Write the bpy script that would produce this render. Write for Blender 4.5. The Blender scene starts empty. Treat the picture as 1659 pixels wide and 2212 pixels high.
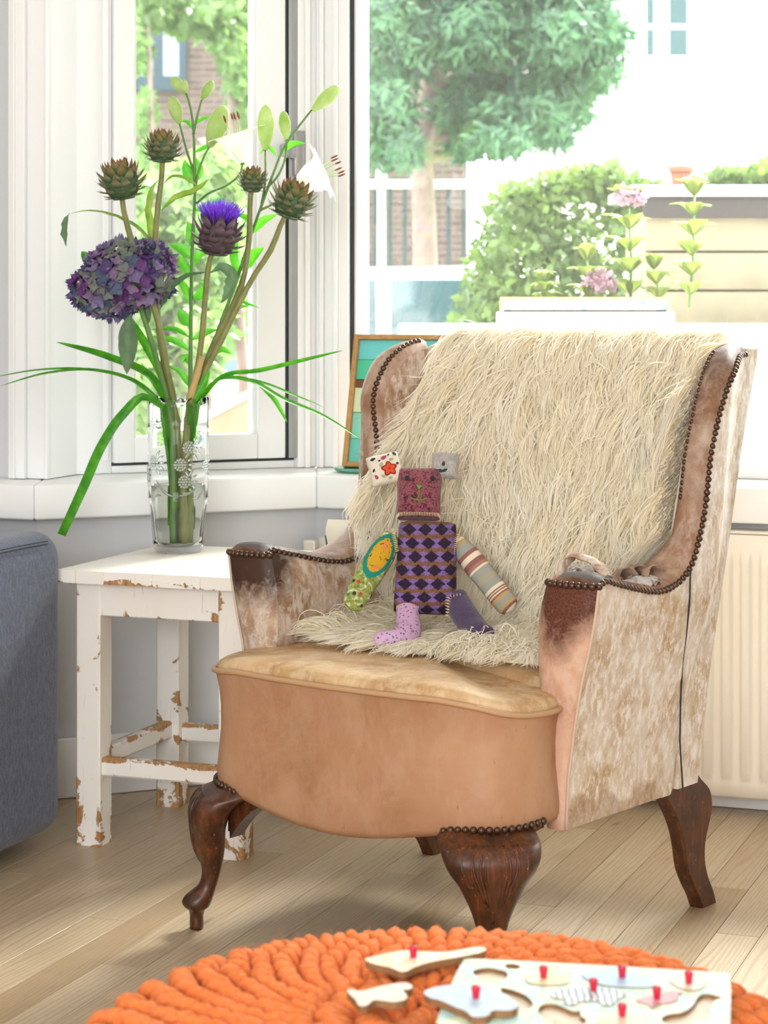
import bpy, bmesh, math, random
import numpy as np
from mathutils import Vector, Matrix
random.seed(7); RNG = np.random.default_rng(7)
PI = math.pi
scene = bpy.context.scene
COL = scene.collection

# ------------------------------------------------------------------ camera
FPX, CX, HZ, CAMH = 4700.0, 829.5, 650.0, 1.12       # focal length in px, horizon row, eye height
cam_d = bpy.data.cameras.new('camera'); cam = bpy.data.objects.new('camera', cam_d)
COL.objects.link(cam); scene.camera = cam
cam.location = (0, 0, CAMH); cam.rotation_euler = (PI/2, 0, 0)
cam_d.sensor_fit = 'HORIZONTAL'; cam_d.sensor_width = 24.0
cam_d.lens = 24.0*FPX/1659.0
cam_d.shift_y = -(1106.0-HZ)/1659.0
cam_d.clip_start = 0.05; cam_d.clip_end = 300
cam_d.dof.use_dof = True; cam_d.dof.focus_distance = 3.95; cam_d.dof.aperture_fstop = 7.0

# ------------------------------------------------------------------ world, sun, big lights, exposure
world = bpy.data.worlds.new('overcast_sky'); scene.world = world; world.use_nodes = True
wb = world.node_tree.nodes['Background']
wb.inputs['Color'].default_value = (0.93, 0.97, 1.0, 1); wb.inputs['Strength'].default_value = 7.0
sun_d = bpy.data.lights.new('sun', 'SUN'); sun_d.energy = 18.0; sun_d.angle = math.radians(24); sun_d.color = (1.0, .96, .88)
sun = bpy.data.objects.new('sun', sun_d); COL.objects.link(sun)
sun.rotation_euler = (math.radians(-47), 0, math.radians(-34)); sun.location = (3, 12, 12)
rear_d = bpy.data.lights.new('rear_fill_light', 'AREA'); rear_d.shape = 'RECTANGLE'; rear_d.size = 2.7; rear_d.size_y = 2.0
rear_d.energy = 205; rear_d.color = (.95, .975, 1.0)  # added fill lamp behind the viewer, brightens the chair front
rear = bpy.data.objects.new('rear_fill_light', rear_d); COL.objects.link(rear)
rear.location = (-.93, -2.36, 1.55); rear.rotation_euler = (math.radians(88), 0, math.radians(-20.4))
vs = scene.view_settings
vs.view_transform = 'Standard'; vs.look = 'None'; vs.exposure = 0.2; vs.gamma = 1.0; vs.use_curve_mapping = False

# ------------------------------------------------------------------ helpers: tagging
LOC = {}
def tag(o, label=None, cat=None, group=None, kind=None):
    if label: o['label'] = label
    if cat: o['category'] = cat
    if group: o['group'] = group
    if kind: o['kind'] = kind
    return o
def thing(name, loc, label=None, cat=None, group=None, kind=None, rz=0.0):
    o = bpy.data.objects.new(name, None); COL.objects.link(o)
    o.location = loc; o.rotation_euler = (0, 0, rz); o.empty_display_size = .05
    LOC[o.name] = Vector(loc)
    return tag(o, label, cat, group, kind)
def put(name, V, F, mat, parent=None, smooth=True, world=True, origin=None, auto=None):
    """one mesh object; V in world coordinates (shifted to its parent's base), or local when world=False"""
    V = np.asarray(V, dtype=float).reshape(-1, 3)
    if parent is not None and world:
        off = LOC.get(parent.name, Vector((0, 0, 0)))
        V = V-np.array(off)
    loc = None
    if parent is None and world:
        lo, hi = V.min(0), V.max(0)
        loc = np.array([(lo[0]+hi[0])/2, (lo[1]+hi[1])/2, lo[2]]) if origin is None else np.array(origin, float)
        V = V-loc
    me = bpy.data.meshes.new(name)
    me.from_pydata(V.tolist(), [], [tuple(int(i) for i in f) for f in F])
    me.validate(); me.update()
    o = bpy.data.objects.new(name, me); COL.objects.link(o)
    if loc is not None: o.location = loc; LOC[o.name] = Vector(loc)
    elif parent is not None and world: LOC[o.name] = LOC.get(parent.name, Vector((0, 0, 0))).copy()
    if parent is not None: o.parent = parent
    if mat is not None: me.materials.append(mat)
    if smooth:
        me.polygons.foreach_set('use_smooth', [True]*len(me.polygons))
        if auto: me.set_sharp_from_angle(angle=math.radians(auto))
    return o
def put_fast(name, V, F4, mat, parent=None, smooth=True):
    """large quad mesh from numpy arrays"""
    V = np.asarray(V, dtype=np.float32)
    off = np.array(LOC.get(parent.name, Vector((0, 0, 0)))) if parent is not None else np.zeros(3)
    V = V-off.astype(np.float32)
    F4 = np.asarray(F4, dtype=np.int32); k = F4.shape[1]
    me = bpy.data.meshes.new(name)
    me.vertices.add(len(V)); me.vertices.foreach_set('co', V.ravel())
    me.loops.add(F4.size); me.loops.foreach_set('vertex_index', F4.ravel())
    me.polygons.add(len(F4)); me.polygons.foreach_set('loop_start', np.arange(0, F4.size, k, dtype=np.int32))
    me.polygons.foreach_set('loop_total', np.full(len(F4), k, dtype=np.int32))
    me.update(calc_edges=True)
    if smooth: me.polygons.foreach_set('use_smooth', np.ones(len(F4), dtype=bool))
    o = bpy.data.objects.new(name, me); COL.objects.link(o)
    if parent is not None: o.parent = parent
    me.materials.append(mat)
    return o
def inst(src, name, parent, loc, rot=None, scale=None):
    o = bpy.data.objects.new(name, src); COL.objects.link(o)
    if parent is not None:
        o.parent = parent; o.location = Vector(loc)-LOC.get(parent.name, Vector((0, 0, 0)))
    else: o.location = loc
    if rot is not None:
        o.rotation_mode = 'QUATERNION'; o.rotation_quaternion = rot
    if scale is not None: o.scale = scale
    return o

# ------------------------------------------------------------------ helpers: shapes (return V, F)
def gridf(nu, nv, cu=False, cv=False, off=0):
    F = []
    for i in range(nu if cu else nu-1):
        for j in range(nv if cv else nv-1):
            a = i*nv+j; b = i*nv+(j+1) % nv; c = ((i+1) % nu)*nv+(j+1) % nv; d = ((i+1) % nu)*nv+j
            F.append((a+off, b+off, c+off, d+off))
    return F
def loft(rings, cap=(True, True), closed=True):
    R = [np.asarray(r, float) for r in rings]; n = len(R[0])
    V = np.vstack(R); F = gridf(len(R), n, False, closed)
    if cap[0]: F.append(tuple(range(n))[::-1])
    if cap[1]: F.append(tuple(range((len(R)-1)*n, len(R)*n)))
    return V, F
def merge(*parts):
    Vs, Fs, o = [], [], 0
    for V, F in parts:
        V = np.asarray(V, float).reshape(-1, 3); Vs.append(V); Fs += [tuple(i+o for i in f) for f in F]; o += len(V)
    return np.vstack(Vs), Fs
def frames(P):
    P = np.asarray(P, float); T = np.gradient(P, axis=0)
    T /= np.linalg.norm(T, axis=1)[:, None]+1e-12
    ref = np.array([0, 0, 1.0]) if abs(T[0][2]) < .9 else np.array([1.0, 0, 0])
    N = []; n = np.cross(T[0], ref); n /= np.linalg.norm(n)
    for t in T:
        n = n-t*np.dot(n, t); n /= np.linalg.norm(n)+1e-12; N.append(n.copy())
    N = np.array(N); return T, N, np.cross(T, N)
def tube(P, r, n=8, cap=True, flat=1.0, r2=None):
    P = np.asarray(P, float); r = np.broadcast_to(np.asarray(r, float), (len(P),))
    T, N, B = frames(P); A = np.linspace(0, 2*PI, n, endpoint=False)
    rings = [P[i]+r[i]*(np.cos(A)[:, None]*N[i]+flat*np.sin(A)[:, None]*B[i]) for i in range(len(P))]
    return loft(rings, (cap, cap))
def lathe(prof, n=32, c=(0, 0, 0), cap=(True, True)):
    A = np.linspace(0, 2*PI, n, endpoint=False); c = np.array(c, float)
    return loft([np.stack([r*np.cos(A), r*np.sin(A), np.full(n, z)], 1)+c for r, z in prof], cap)
def spline(P, n):
    """Catmull-Rom through points P, n samples"""
    P = np.asarray(P, float); m = len(P)
    d = np.concatenate([[0], np.cumsum(np.linalg.norm(np.diff(P, axis=0), axis=1)+1e-9)])
    t = np.linspace(0, d[-1], n); out = np.zeros((n, P.shape[1]))
    Tn = np.gradient(P, d, axis=0) if m > 2 else np.repeat((P[1:]-P[:1])/d[-1], 2, 0)
    k = np.clip(np.searchsorted(d, t, side='right')-1, 0, m-2)
    h = (d[k+1]-d[k]); s = (t-d[k])/h
    h00 = 2*s**3-3*s**2+1; h10 = s**3-2*s**2+s; h01 = -2*s**3+3*s**2; h11 = s**3-s**2
    return h00[:, None]*P[k]+(h10*h)[:, None]*Tn[k]+h01[:, None]*P[k+1]+(h11*h)[:, None]*Tn[k+1]
def box(x0, x1, y0, y1, z0, z1):
    V = [(x, y, z) for x in (x0, x1) for y in (y0, y1) for z in (z0, z1)]
    return np.array(V, float), [(0, 1, 3, 2), (4, 6, 7, 5), (0, 4, 5, 1), (2, 3, 7, 6), (0, 2, 6, 4), (1, 5, 7, 3)]
def bevel(V, F, w, seg=2, ang=30):
    bm = bmesh.new(); vs_ = [bm.verts.new(v) for v in np.asarray(V)]
    for f in F:
        try: bm.faces.new([vs_[i] for i in f])
        except ValueError: pass
    bm.normal_update()
    bmesh.ops.recalc_face_normals(bm, faces=bm.faces)
    es = [e for e in bm.edges if len(e.link_faces) == 2 and e.calc_face_angle(0) > math.radians(ang)]
    bmesh.ops.bevel(bm, geom=es, offset=w, segments=seg, profile=.5, affect='EDGES')
    bm.verts.index_update()
    V2 = np.array([v.co[:] for v in bm.verts]); F2 = [tuple(v.index for v in f.verts) for f in bm.faces]
    bm.free(); return V2, F2
def bbox_(x0, x1, y0, y1, z0, z1, w=.003, seg=2): return bevel(*box(x0, x1, y0, y1, z0, z1), w, seg)
def prism(poly, z0, z1):
    n = len(poly); V = [(p[0], p[1], z0) for p in poly]+[(p[0], p[1], z1) for p in poly]
    F = [tuple(range(n))[::-1], tuple(range(n, 2*n))]+[(i, (i+1) % n, n+(i+1) % n, n+i) for i in range(n)]
    return np.array(V, float), F
def xform(VF, M):
    V, F = VF; V = np.asarray(V, float); M = np.array(M)
    return V@M[:3, :3].T+M[:3, 3], F
def interp(x, xs, ys): return np.interp(x, xs, ys)
def sstep(x, a, b):
    t = np.clip((np.asarray(x, float)-a)/(b-a), 0, 1); return t*t*(3-2*t)
def at(x, y, D): return np.array([(x-CX)*D/FPX, D, CAMH-(y-HZ)*D/FPX])       # photo point at depth D
def atz(x, y, z): return at(x, y, (CAMH-z)*FPX/(y-HZ))                        # photo point at height z

# ------------------------------------------------------------------ house frame (p along the bay front, q outwards)
HC, HS = math.cos(math.radians(20.4)), math.sin(math.radians(20.4))
def Hw(p, q, z=0.0): return np.array([HC*p+HS*q, -HS*p+HC*q, z])
def HV(VF): # local (p,q,z) mesh to world
    V, F = VF; V = np.asarray(V, float)
    return np.stack([HC*V[:, 0]+HS*V[:, 1], -HS*V[:, 0]+HC*V[:, 1], V[:, 2]], 1), F
# ------------------------------------------------------------------ chair frame (a across, b front to back)
CHO = np.array([-.0605, 3.709]); CHC, CHS = math.cos(math.radians(38)), math.sin(math.radians(38))
def CW(a, b, z):
    a, b, z = np.broadcast_arrays(np.asarray(a, float), np.asarray(b, float), np.asarray(z, float))
    return np.stack([CHO[0]+CHC*a+CHS*b, CHO[1]-CHS*a+CHC*b, z], -1)
def CV(VF):
    V, F = VF; V = np.asarray(V, float); return CW(V[:, 0], V[:, 1], V[:, 2]), F
# ------------------------------------------------------------------ materials
def S(h):
    h = h.lstrip('#'); c = [int(h[i:i+2], 16)/255 for i in (0, 2, 4)]
    return tuple((x/12.92 if x <= .04045 else ((x+.055)/1.055)**2.4) for x in c)+(1.0,)
class NT:
    def __init__(s, name):
        s.m = bpy.data.materials.new(name); s.m.use_nodes = True; s.t = s.m.node_tree
        s.b = s.t.nodes['Principled BSDF']; s.out = s.t.nodes['Material Output']
    def set(s, sock, v):
        if isinstance(v, bpy.types.NodeSocket): s.t.links.new(v, sock)
        elif v is not None: sock.default_value = v
    def n(s, typ, ins=None, **kw):
        nd = s.t.nodes.new('ShaderNode'+typ)
        for k, v in kw.items(): setattr(nd, k, v)
        for k, v in (ins or {}).items(): s.set(nd.inputs[k], v)
        return nd
    def p(s, **kw):
        for k, v in kw.items(): s.set(s.b.inputs[k.replace('_', ' ')], v)
        return s
    def coord(s, scale=(1, 1, 1), kind='Object', rnd=0, rot=(0, 0, 0)):
        c = s.n('TexCoord').outputs[kind]
        if rnd:
            r = s.n('ObjectInfo').outputs['Random']
            r2 = s.n('Math', {0: r, 1: rnd}, operation='MULTIPLY').outputs[0]
            c = s.n('VectorMath', {0: c, 1: r2}, operation='ADD').outputs[0]
        return s.n('Mapping', {'Vector': c, 'Scale': scale, 'Rotation': rot}).outputs[0]
    def noise(s, vec, scale, detail=4, rough=.55, dist=0, out='Fac'):
        return s.n('TexNoise', {'Vector': vec, 'Scale': scale, 'Detail': detail, 'Roughness': rough, 'Distortion': dist}).outputs[out]
    def ramp(s, fac, stops, interp='LINEAR'):
        r = s.n('ValToRGB', {'Fac': fac}); e = r.color_ramp.elements; r.color_ramp.interpolation = interp
        while len(e) < len(stops): e.new(.5)
        for i, (p, c) in enumerate(stops):
            e[i].position = p; e[i].color = c if not isinstance(c, (int, float)) else (c, c, c, 1)
        return r.outputs['Color']
    def mix(s, fac, a, b, mode='MIX'):
        nd = s.n('Mix', data_type='RGBA', blend_type=mode)
        s.set(nd.inputs[0], fac); s.set(nd.inputs[6], a); s.set(nd.inputs[7], b); return nd.outputs[2]
    def math(s, op, a, b=None, c=None, clamp=False):
        nd = s.n('Math', operation=op, use_clamp=clamp); s.set(nd.inputs[0], a)
        if b is not None: s.set(nd.inputs[1], b)
        if c is not None: s.set(nd.inputs[2], c)
        return nd.outputs[0]
    def bump(s, h, strength=.3, dist=.002):
        s.set(s.b.inputs['Normal'], s.n('Bump', {'Height': h, 'Strength': strength, 'Distance': dist}).outputs[0]); return s
    def attr(s, name, out='Fac'): return s.n('Attribute', attribute_name=name).outputs[out]
def simple(name, col, rough=.5, metal=0, bump=0, bscale=200, spec=.5, var=0, vscale=30, sheen=0):
    t = NT(name); c = S(col)
    if var:
        v = t.coord(); f = t.noise(v, vscale)
        d = tuple(x*(1-var) for x in c[:3])+(1,); l = tuple(min(1, x*(1+var)) for x in c[:3])+(1,)
        t.p(Base_Color=t.ramp(f, [(.3, d), (.7, l)]))
    else: t.p(Base_Color=c)
    t.p(Roughness=rough, Metallic=metal, Specular_IOR_Level=spec)
    if sheen: t.p(Sheen_Weight=sheen, Sheen_Roughness=.5)
    if bump: t.bump(t.noise(t.coord(), bscale, 3), bump)
    return t.m
def two_sided_leaf(name, col, col2=None, trans=.45, rough=.45, scale=40, stripes=None):
    t = NT(name); v = t.coord(rnd=7)
    c = t.ramp(t.noise(v, scale), [(.3, S(col)), (.7, S(col2 or col))])
    t.p(Base_Color=c, Roughness=rough)
    tr = t.n('BsdfTranslucent', {'Color': t.n('HueSaturation', {'Color': c, 'Value': 1.25, 'Saturation': 1.15}).outputs[0]})
    mx = t.n('MixShader', {0: trans, 1: t.b.outputs[0], 2: tr.outputs[0]})
    t.t.links.new(mx.outputs[0], t.out.inputs[0]); return t.m

def m_trim():
    t = NT('white_gloss_paint'); v = t.coord()
    chips = t.ramp(t.noise(v, 26, 6, .7, .6), [(.735, 0), (.75, 1)])
    grain = t.noise(t.coord((30, 30, 1.5)), 8, 3)
    t.p(Base_Color=t.mix(chips, S('#f5f6f7'), S('#d9c9a4')), Roughness=.32)
    t.bump(t.mix(.5, chips, grain), .12, .002); return t.m
def m_floor():
    t = NT('oiled_oak_boards')
    v = t.coord((1, 1, 1), rnd=53)
    vg = t.n('Mapping', {'Vector': v, 'Scale': (26, 1.6, 26)}).outputs[0]
    warp = t.noise(t.n('Mapping', {'Vector': v, 'Scale': (10, .75, 10)}).outputs[0], 1.0, 2, .45)
    sx = t.n('SeparateXYZ', {0: v}).outputs[0]
    rings = t.math('SINE', t.math('ADD', t.math('MULTIPLY', sx, 620.0), t.math('MULTIPLY', warp, 75.0)))
    rings = t.math('MULTIPLY_ADD', rings, .5, .5)
    fine = t.noise(t.n('Mapping', {'Vector': v, 'Scale': (420, 14, 420)}).outputs[0], 1, 3, .6)
    rnd = t.n('ObjectInfo').outputs['Random']
    base = t.ramp(rnd, [(0, S('#b59f82')), (.3, S('#c5b296')), (.6, S('#b7a387')), (.85, S('#bfab8d')), (1, S('#9e8565'))])
    c = t.mix(t.math('MULTIPLY', t.ramp(rings, [(.6, 0), (.98, 1)]), .42), base, S('#8f7656'))
    c = t.mix(t.math('MULTIPLY', t.ramp(fine, [(.45, 0), (.75, 1)]), .35), c, S('#8a7256'))
    kn = t.ramp(t.noise(t.n('Mapping', {'Vector': v, 'Scale': (24, 7, 24)}).outputs[0], 1, 2, .4), [(.74, 0), (.80, 1)])
    c = t.mix(t.math('MULTIPLY', kn, .55), c, S('#5e4c3a'))
    t.p(Base_Color=c, Roughness=t.math('MULTIPLY_ADD', fine, .22, .27), Specular_IOR_Level=.5)
    t.bump(t.mix(.5, rings, fine), .18, .0012); return t.m
def m_leather(name, light, mid, dark, scuff='#efe4da', amt=.5, patina_and_light=True, cracks=0.0, pat_dark='#4a2415', scale=1.0, streak=False, speck=0.0):
    """worn suede-like leather; scuffs (pale), stains (brown) and, from the 'patina' attribute, hand-darkened areas, paler where light is put into the tone"""
    t = NT(name); v = t.coord()
    n1 = t.noise(v, 7*scale, 6, .62, .5); n2 = t.noise(v, 23*scale, 8, .7, .8); n3 = t.noise(v, 320, 3, .6)
    c = t.ramp(n1, [(.34, S(dark)), (.5, S(mid)), (.66, S(light))])
    vv = t.coord((8, 8, 4)) if streak else t.coord((5, 5, 3))
    n4 = t.noise(vv, 5*scale, 7, .75, .3)
    c = t.mix(t.math('MULTIPLY', t.ramp(n4, [(.46, 0), (.6, 1)]), amt), c, S(scuff))
    st = t.ramp(t.noise(v, 15*scale, 8, .78, 1.2), [(.6, 0), (.67, 1)])
    c = t.mix(t.math('MULTIPLY', st, .55*amt), c, S(dark))
    fl = t.ramp(t.noise(t.coord((60, 60, 26)), 1.6, 4, .7), [(.68, 0), (.72, 1)])
    c = t.mix(t.math('MULTIPLY', fl, .55), c, S('#8a5a35'))
    if speck:
        sp = t.ramp(t.noise(t.coord((1, 1, .6)), 55, 10, .85, .2), [(.5, 0), (.6, 1)]); sp = t.math('MULTIPLY', sp, t.ramp(n1, [(.35, 1), (.62, .1)]))
        c = t.mix(t.math('MULTIPLY', sp, speck), c, S('#a88a60'))
    if patina_and_light:
        pa = t.attr('patina_and_light'); pm = t.ramp(t.math('MULTIPLY', pa, t.math('MULTIPLY_ADD', n2, 1.5, .3)), [(.28, 0), (.72, 1)])
        c = t.mix(pm, c, S(pat_dark))
    h = t.mix(.5, n3, n2)
    if cracks:
        vo = t.n('TexVoronoi', {'Vector': t.n('VectorMath', {0: v, 1: t.n('TexNoise', {'Vector': v, 'Scale': 60}).outputs['Color']}, operation='ADD').outputs[0] if False else v, 'Scale': 150.0, 'Randomness': 1.0}, feature='DISTANCE_TO_EDGE').outputs['Distance']
        cr = t.ramp(vo, [(.0, 1), (.035, 0)])
        if patina_and_light: cr = t.math('MULTIPLY', cr, t.ramp(pa, [(.15, 0), (.5, 1)]))
        c = t.mix(t.math('MULTIPLY', cr, cracks), c, S('#d9b59a'))
    t.p(Base_Color=c, Roughness=t.math('MULTIPLY_ADD', n2, .3, .38), Specular_IOR_Level=.35)
    t.bump(h, .16, .002); return t.m
def m_oldwood():
    t = NT('dark_carved_wood'); v = t.coord()
    g = t.noise(t.coord((60, 60, 6)), 2.2, 5, .7, .4); n = t.noise(v, 18, 6, .7)
    c = t.ramp(g, [(.3, S('#3a2013')), (.55, S('#5f3319')), (.75, S('#8c5022'))])
    c = t.mix(t.ramp(n, [(.42, 0), (.62, .75)]), c, S('#2c1a12'))
    c = t.mix(t.ramp(t.noise(v, 150, 3), [(.66, 0), (.72, .5)]), c, S('#b28a5c'))
    t.p(Base_Color=c, Roughness=.36, Specular_IOR_Level=.5); t.bump(t.mix(.5, g, n), .35, .002); return t.m
def m_chippaint():
    t = NT('chipped_white_paint'); v = t.coord(rnd=11)
    n = t.noise(v, 9, 9, .72, .7); w = t.attr('wear')
    chip = t.ramp(t.math('ADD', n, t.math('MULTIPLY', w, .25)), [(.69, 0), (.70, 1)])
    chip2 = t.ramp(t.math('ADD', t.noise(v, 31, 6, .7), t.math('MULTIPLY', w, .16)), [(.75, 0), (.765, 1)])
    wood = t.ramp(t.noise(t.coord((70, 70, 8), rnd=11), 2, 4), [(.3, S('#8c6239')), (.6, S('#b98b5a')), (.8, S('#7d6a45'))])
    paint = t.ramp(t.noise(v, 4, 3), [(.3, S('#e9e3da')), (.7, S('#efebe6'))])
    ch = t.math('MAXIMUM', chip, chip2)
    c = t.mix(ch, paint, wood)
    gr = t.ramp(t.noise(t.coord((90, 90, 7), rnd=3), 1.3, 3, .7), [(.63, 0), (.7, .5)])
    c = t.mix(gr, c, S('#b9a98e'))
    t.p(Base_Color=c, Roughness=.5); t.bump(t.math('SUBTRACT', 1.0, ch), .6, .002); return t.m
def m_fabric(name, c1, c2, scale=420, bump=.35, rough=.9):
    t = NT(name); v = t.coord()
    n = t.noise(v, scale, 3, .8); w = t.noise(t.coord((1, 1, .35)), scale*.45, 3, .7)
    t.p(Base_Color=t.ramp(t.mix(.5, n, w), [(.38, S(c1)), (.62, S(c2))]), Roughness=rough, Sheen_Weight=.25)
    t.bump(n, bump, .001); return t.m
def m_glass_pane():
    t = NT('window_glass'); fr = t.n('Fresnel', {'IOR': 1.45}).outputs[0]
    tr = t.n('BsdfTransparent', {'Color': (.97, .985, .98, 1)}); gl = t.n('BsdfGlossy', {'Roughness': 0.0, 'Color': (1, 1, 1, 1)})
    mx = t.n('MixShader', {0: t.math('MULTIPLY', fr, 1.5), 1: tr.outputs[0], 2: gl.outputs[0]})
    dust = t.ramp(t.noise(t.coord(), 900, 2, .5), [(.74, 0), (.80, 1)])     # dust specks on the pane
    film = t.math('MULTIPLY_ADD', dust, .25, .007)  # plus an even pale veil that paints in the window glare
    mx2 = t.n('MixShader', {0: film, 1: mx.outputs[0], 2: t.n('BsdfTranslucent', {'Color': (.95, .97, 1, 1)}).outputs[0]})
    t.t.links.new(mx2.outputs[0], t.out.inputs[0]); return t.m
def m_cutglass():
    t = NT('cut_crystal_glass'); t.p(Base_Color=(.992, 1, .996, 1), Roughness=.0, IOR=1.24, Transmission_Weight=1.0); return t.m
def m_fur():
    t = NT('cream_sheepskin_wool'); r = t.attr('tone')
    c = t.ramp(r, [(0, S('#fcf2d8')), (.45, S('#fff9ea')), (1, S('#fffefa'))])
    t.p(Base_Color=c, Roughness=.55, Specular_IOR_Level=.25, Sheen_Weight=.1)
    tr = t.n('BsdfTranslucent', {'Color': c}); mx = t.n('MixShader', {0: .48, 1: t.b.outputs[0], 2: tr.outputs[0]})
    t.t.links.new(mx.outputs[0], t.out.inputs[0]); return t.m
def m_knit():
    t = NT('orange_wool_yarn'); v = t.coord()
    n = t.noise(v, 210, 4, .75); st = t.noise(v, 60, 3)
    t.p(Base_Color=t.ramp(n, [(.3, S('#d95e1c')), (.7, S('#f2904e'))]), Roughness=.85, Sheen_Weight=.4, Sheen_Tint=S('#ffb27a'))
    t.bump(t.mix(.4, n, st), .8, .004); return t.m
def m_wool2(name, cols, scale, bump=.6):
    t = NT(name); v = t.coord()
    n = t.noise(v, scale, 2, .6, 1.2); k = len(cols)
    c = t.ramp(n, [(.3+.4*i/(k-1), S(x)) for i, x in enumerate(cols)])
    t.p(Base_Color=c, Roughness=.95, Sheen_Weight=.2); t.bump(t.noise(v, scale*2, 3), bump, .002); return t.m
MAT = dict(
    trim=m_trim(), wall=simple('pale_grey_wall_paint', '#d2d3d6', .8, bump=.08, bscale=90), ceil=simple('ceiling_paint', '#f4f3f0', .9),
    wallw=simple('warm_white_wall_paint', '#ece6dd', .85), floor=m_floor(), subfloor=simple('dark_subfloor', '#3b2d20', .9),
    seal=simple('dark_window_seal', '#22282b', .5), alu=simple('grey_metal_strip', '#a9adb1', .35, .6), glass=m_glass_pane(),
    steel=simple('brushed_steel', '#b4b6b8', .28, 1.0), rad=simple('cream_radiator_enamel', '#f0e9dc', .3), radw=simple('dull_cream_metal', '#e9e2d4', .4),  # second cream is slightly duller, for core, valve and pipe
    apron=m_leather('tan_peach_leather', '#b48a69', '#ac8061', '#996c49', '#bc9a7d', .35, False, 0, scale=.6),
    seat=m_leather('tan_seat_leather', '#d3b48c', '#c39f74', '#a67c50', '#e0cba8', .5, True, 0, '#8d6238', scale=.9),
    side=m_leather('scuffed_pale_leather', '#dacdbf', '#cfbda6', '#b99a70', '#efe8e2', .85, True, 0, '#96704a', scale=1.6, streak=True, speck=.85),
    armf=m_leather('arm_front_leather', '#d3b09a', '#c79f85', '#b3856a', '#dfc4b2', .45, True, .22, '#55291a', scale=1.0),
    inner=m_leather('worn_inner_leather', '#c6b09d', '#b0937a', '#8f6c50', '#d8ccc3', .75, True, 0, '#3f281e', scale=1.9),
    band=m_leather('brown_edge_leather', '#ab927d', '#946f56', '#774f38', '#c0ab9c', .55, True, 0, '#382622', scale=1.2),
    piping=simple('leather_piping', '#b9926c', .5), nail=NT('bronze_nail_head').p(Base_Color=S('#5a4438'), Metallic=.75, Roughness=.34).m,
    wood=m_oldwood(), paint=m_chippaint(), sofa=m_fabric('blue_grey_wool_cloth', '#2b3347', '#5b647c', 380), sofa_st=simple('sofa_thread', '#2c323e', .9),
    fur=m_fur(), hide=simple('sheepskin_hide', '#efe4c8', .9), knit=m_knit(), knitcore=simple('orange_lining', '#c8480f', .95),
    vase=m_cutglass(), torn=m_wool2('torn_lining', ['#5d4a41', '#c7bcb4', '#8d837d'], 40),
)
MAT['welt'] = simple('pale_leather_welt', '#cbb49e', .6)
MAT['water'] = NT('vase_water').p(Base_Color=(.97, 1, .95, 1), Roughness=0.0, IOR=1.16, Transmission_Weight=1.0).m
# ================================================================== the room
def offset_line(P, d):
    P = [np.array(p, float) for p in P]; out = []
    for i in range(len(P)):
        ns = []
        if i > 0: e = P[i]-P[i-1]; ns.append(np.array([-e[1], e[0]])/np.linalg.norm(e))
        if i < len(P)-1: e = P[i+1]-P[i]; ns.append(np.array([-e[1], e[0]])/np.linalg.norm(e))
        if len(ns) == 1: out.append(P[i]+d*ns[0])
        else: m = ns[0]+ns[1]; out.append(P[i]+d*m/(1+np.dot(*ns)))
    return out
PLAN = [(-4.2, 4.304), (-2.43, 4.304), (-1.95, 4.784), (-.15, 4.784), (.33, 4.304), (2.2, 4.304)]
def strip(i, d0, d1, z0, z1):
    a, b = offset_line(PLAN, d0), offset_line(PLAN, d1)
    return HV(prism([a[i], a[i+1], b[i+1], b[i]], z0, z1))
R2 = math.sqrt(.5)
CWL = np.array(offset_line(PLAN, .2)[2]); CWR = np.array(offset_line(PLAN, .2)[3])
def fpt(facet, s, d):
    if facet == 'L': return CWL+s*np.array([-R2, -R2])+d*np.array([-R2, R2])
    if facet == 'R': return CWR+s*np.array([R2, -R2])+d*np.array([R2, R2])
    return CWL+s*np.array([1., 0])+d*np.array([0, 1.])
def fbox(facet, s0, s1, d0, d1, z0, z1, w=.003):
    q = [fpt(facet, s0, d0), fpt(facet, s1, d0), fpt(facet, s1, d1), fpt(facet, s0, d1)]
    return bevel(*HV(prism(q, z0, z1)), w, 2)
SILL0, SILL1 = .633, .712
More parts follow.
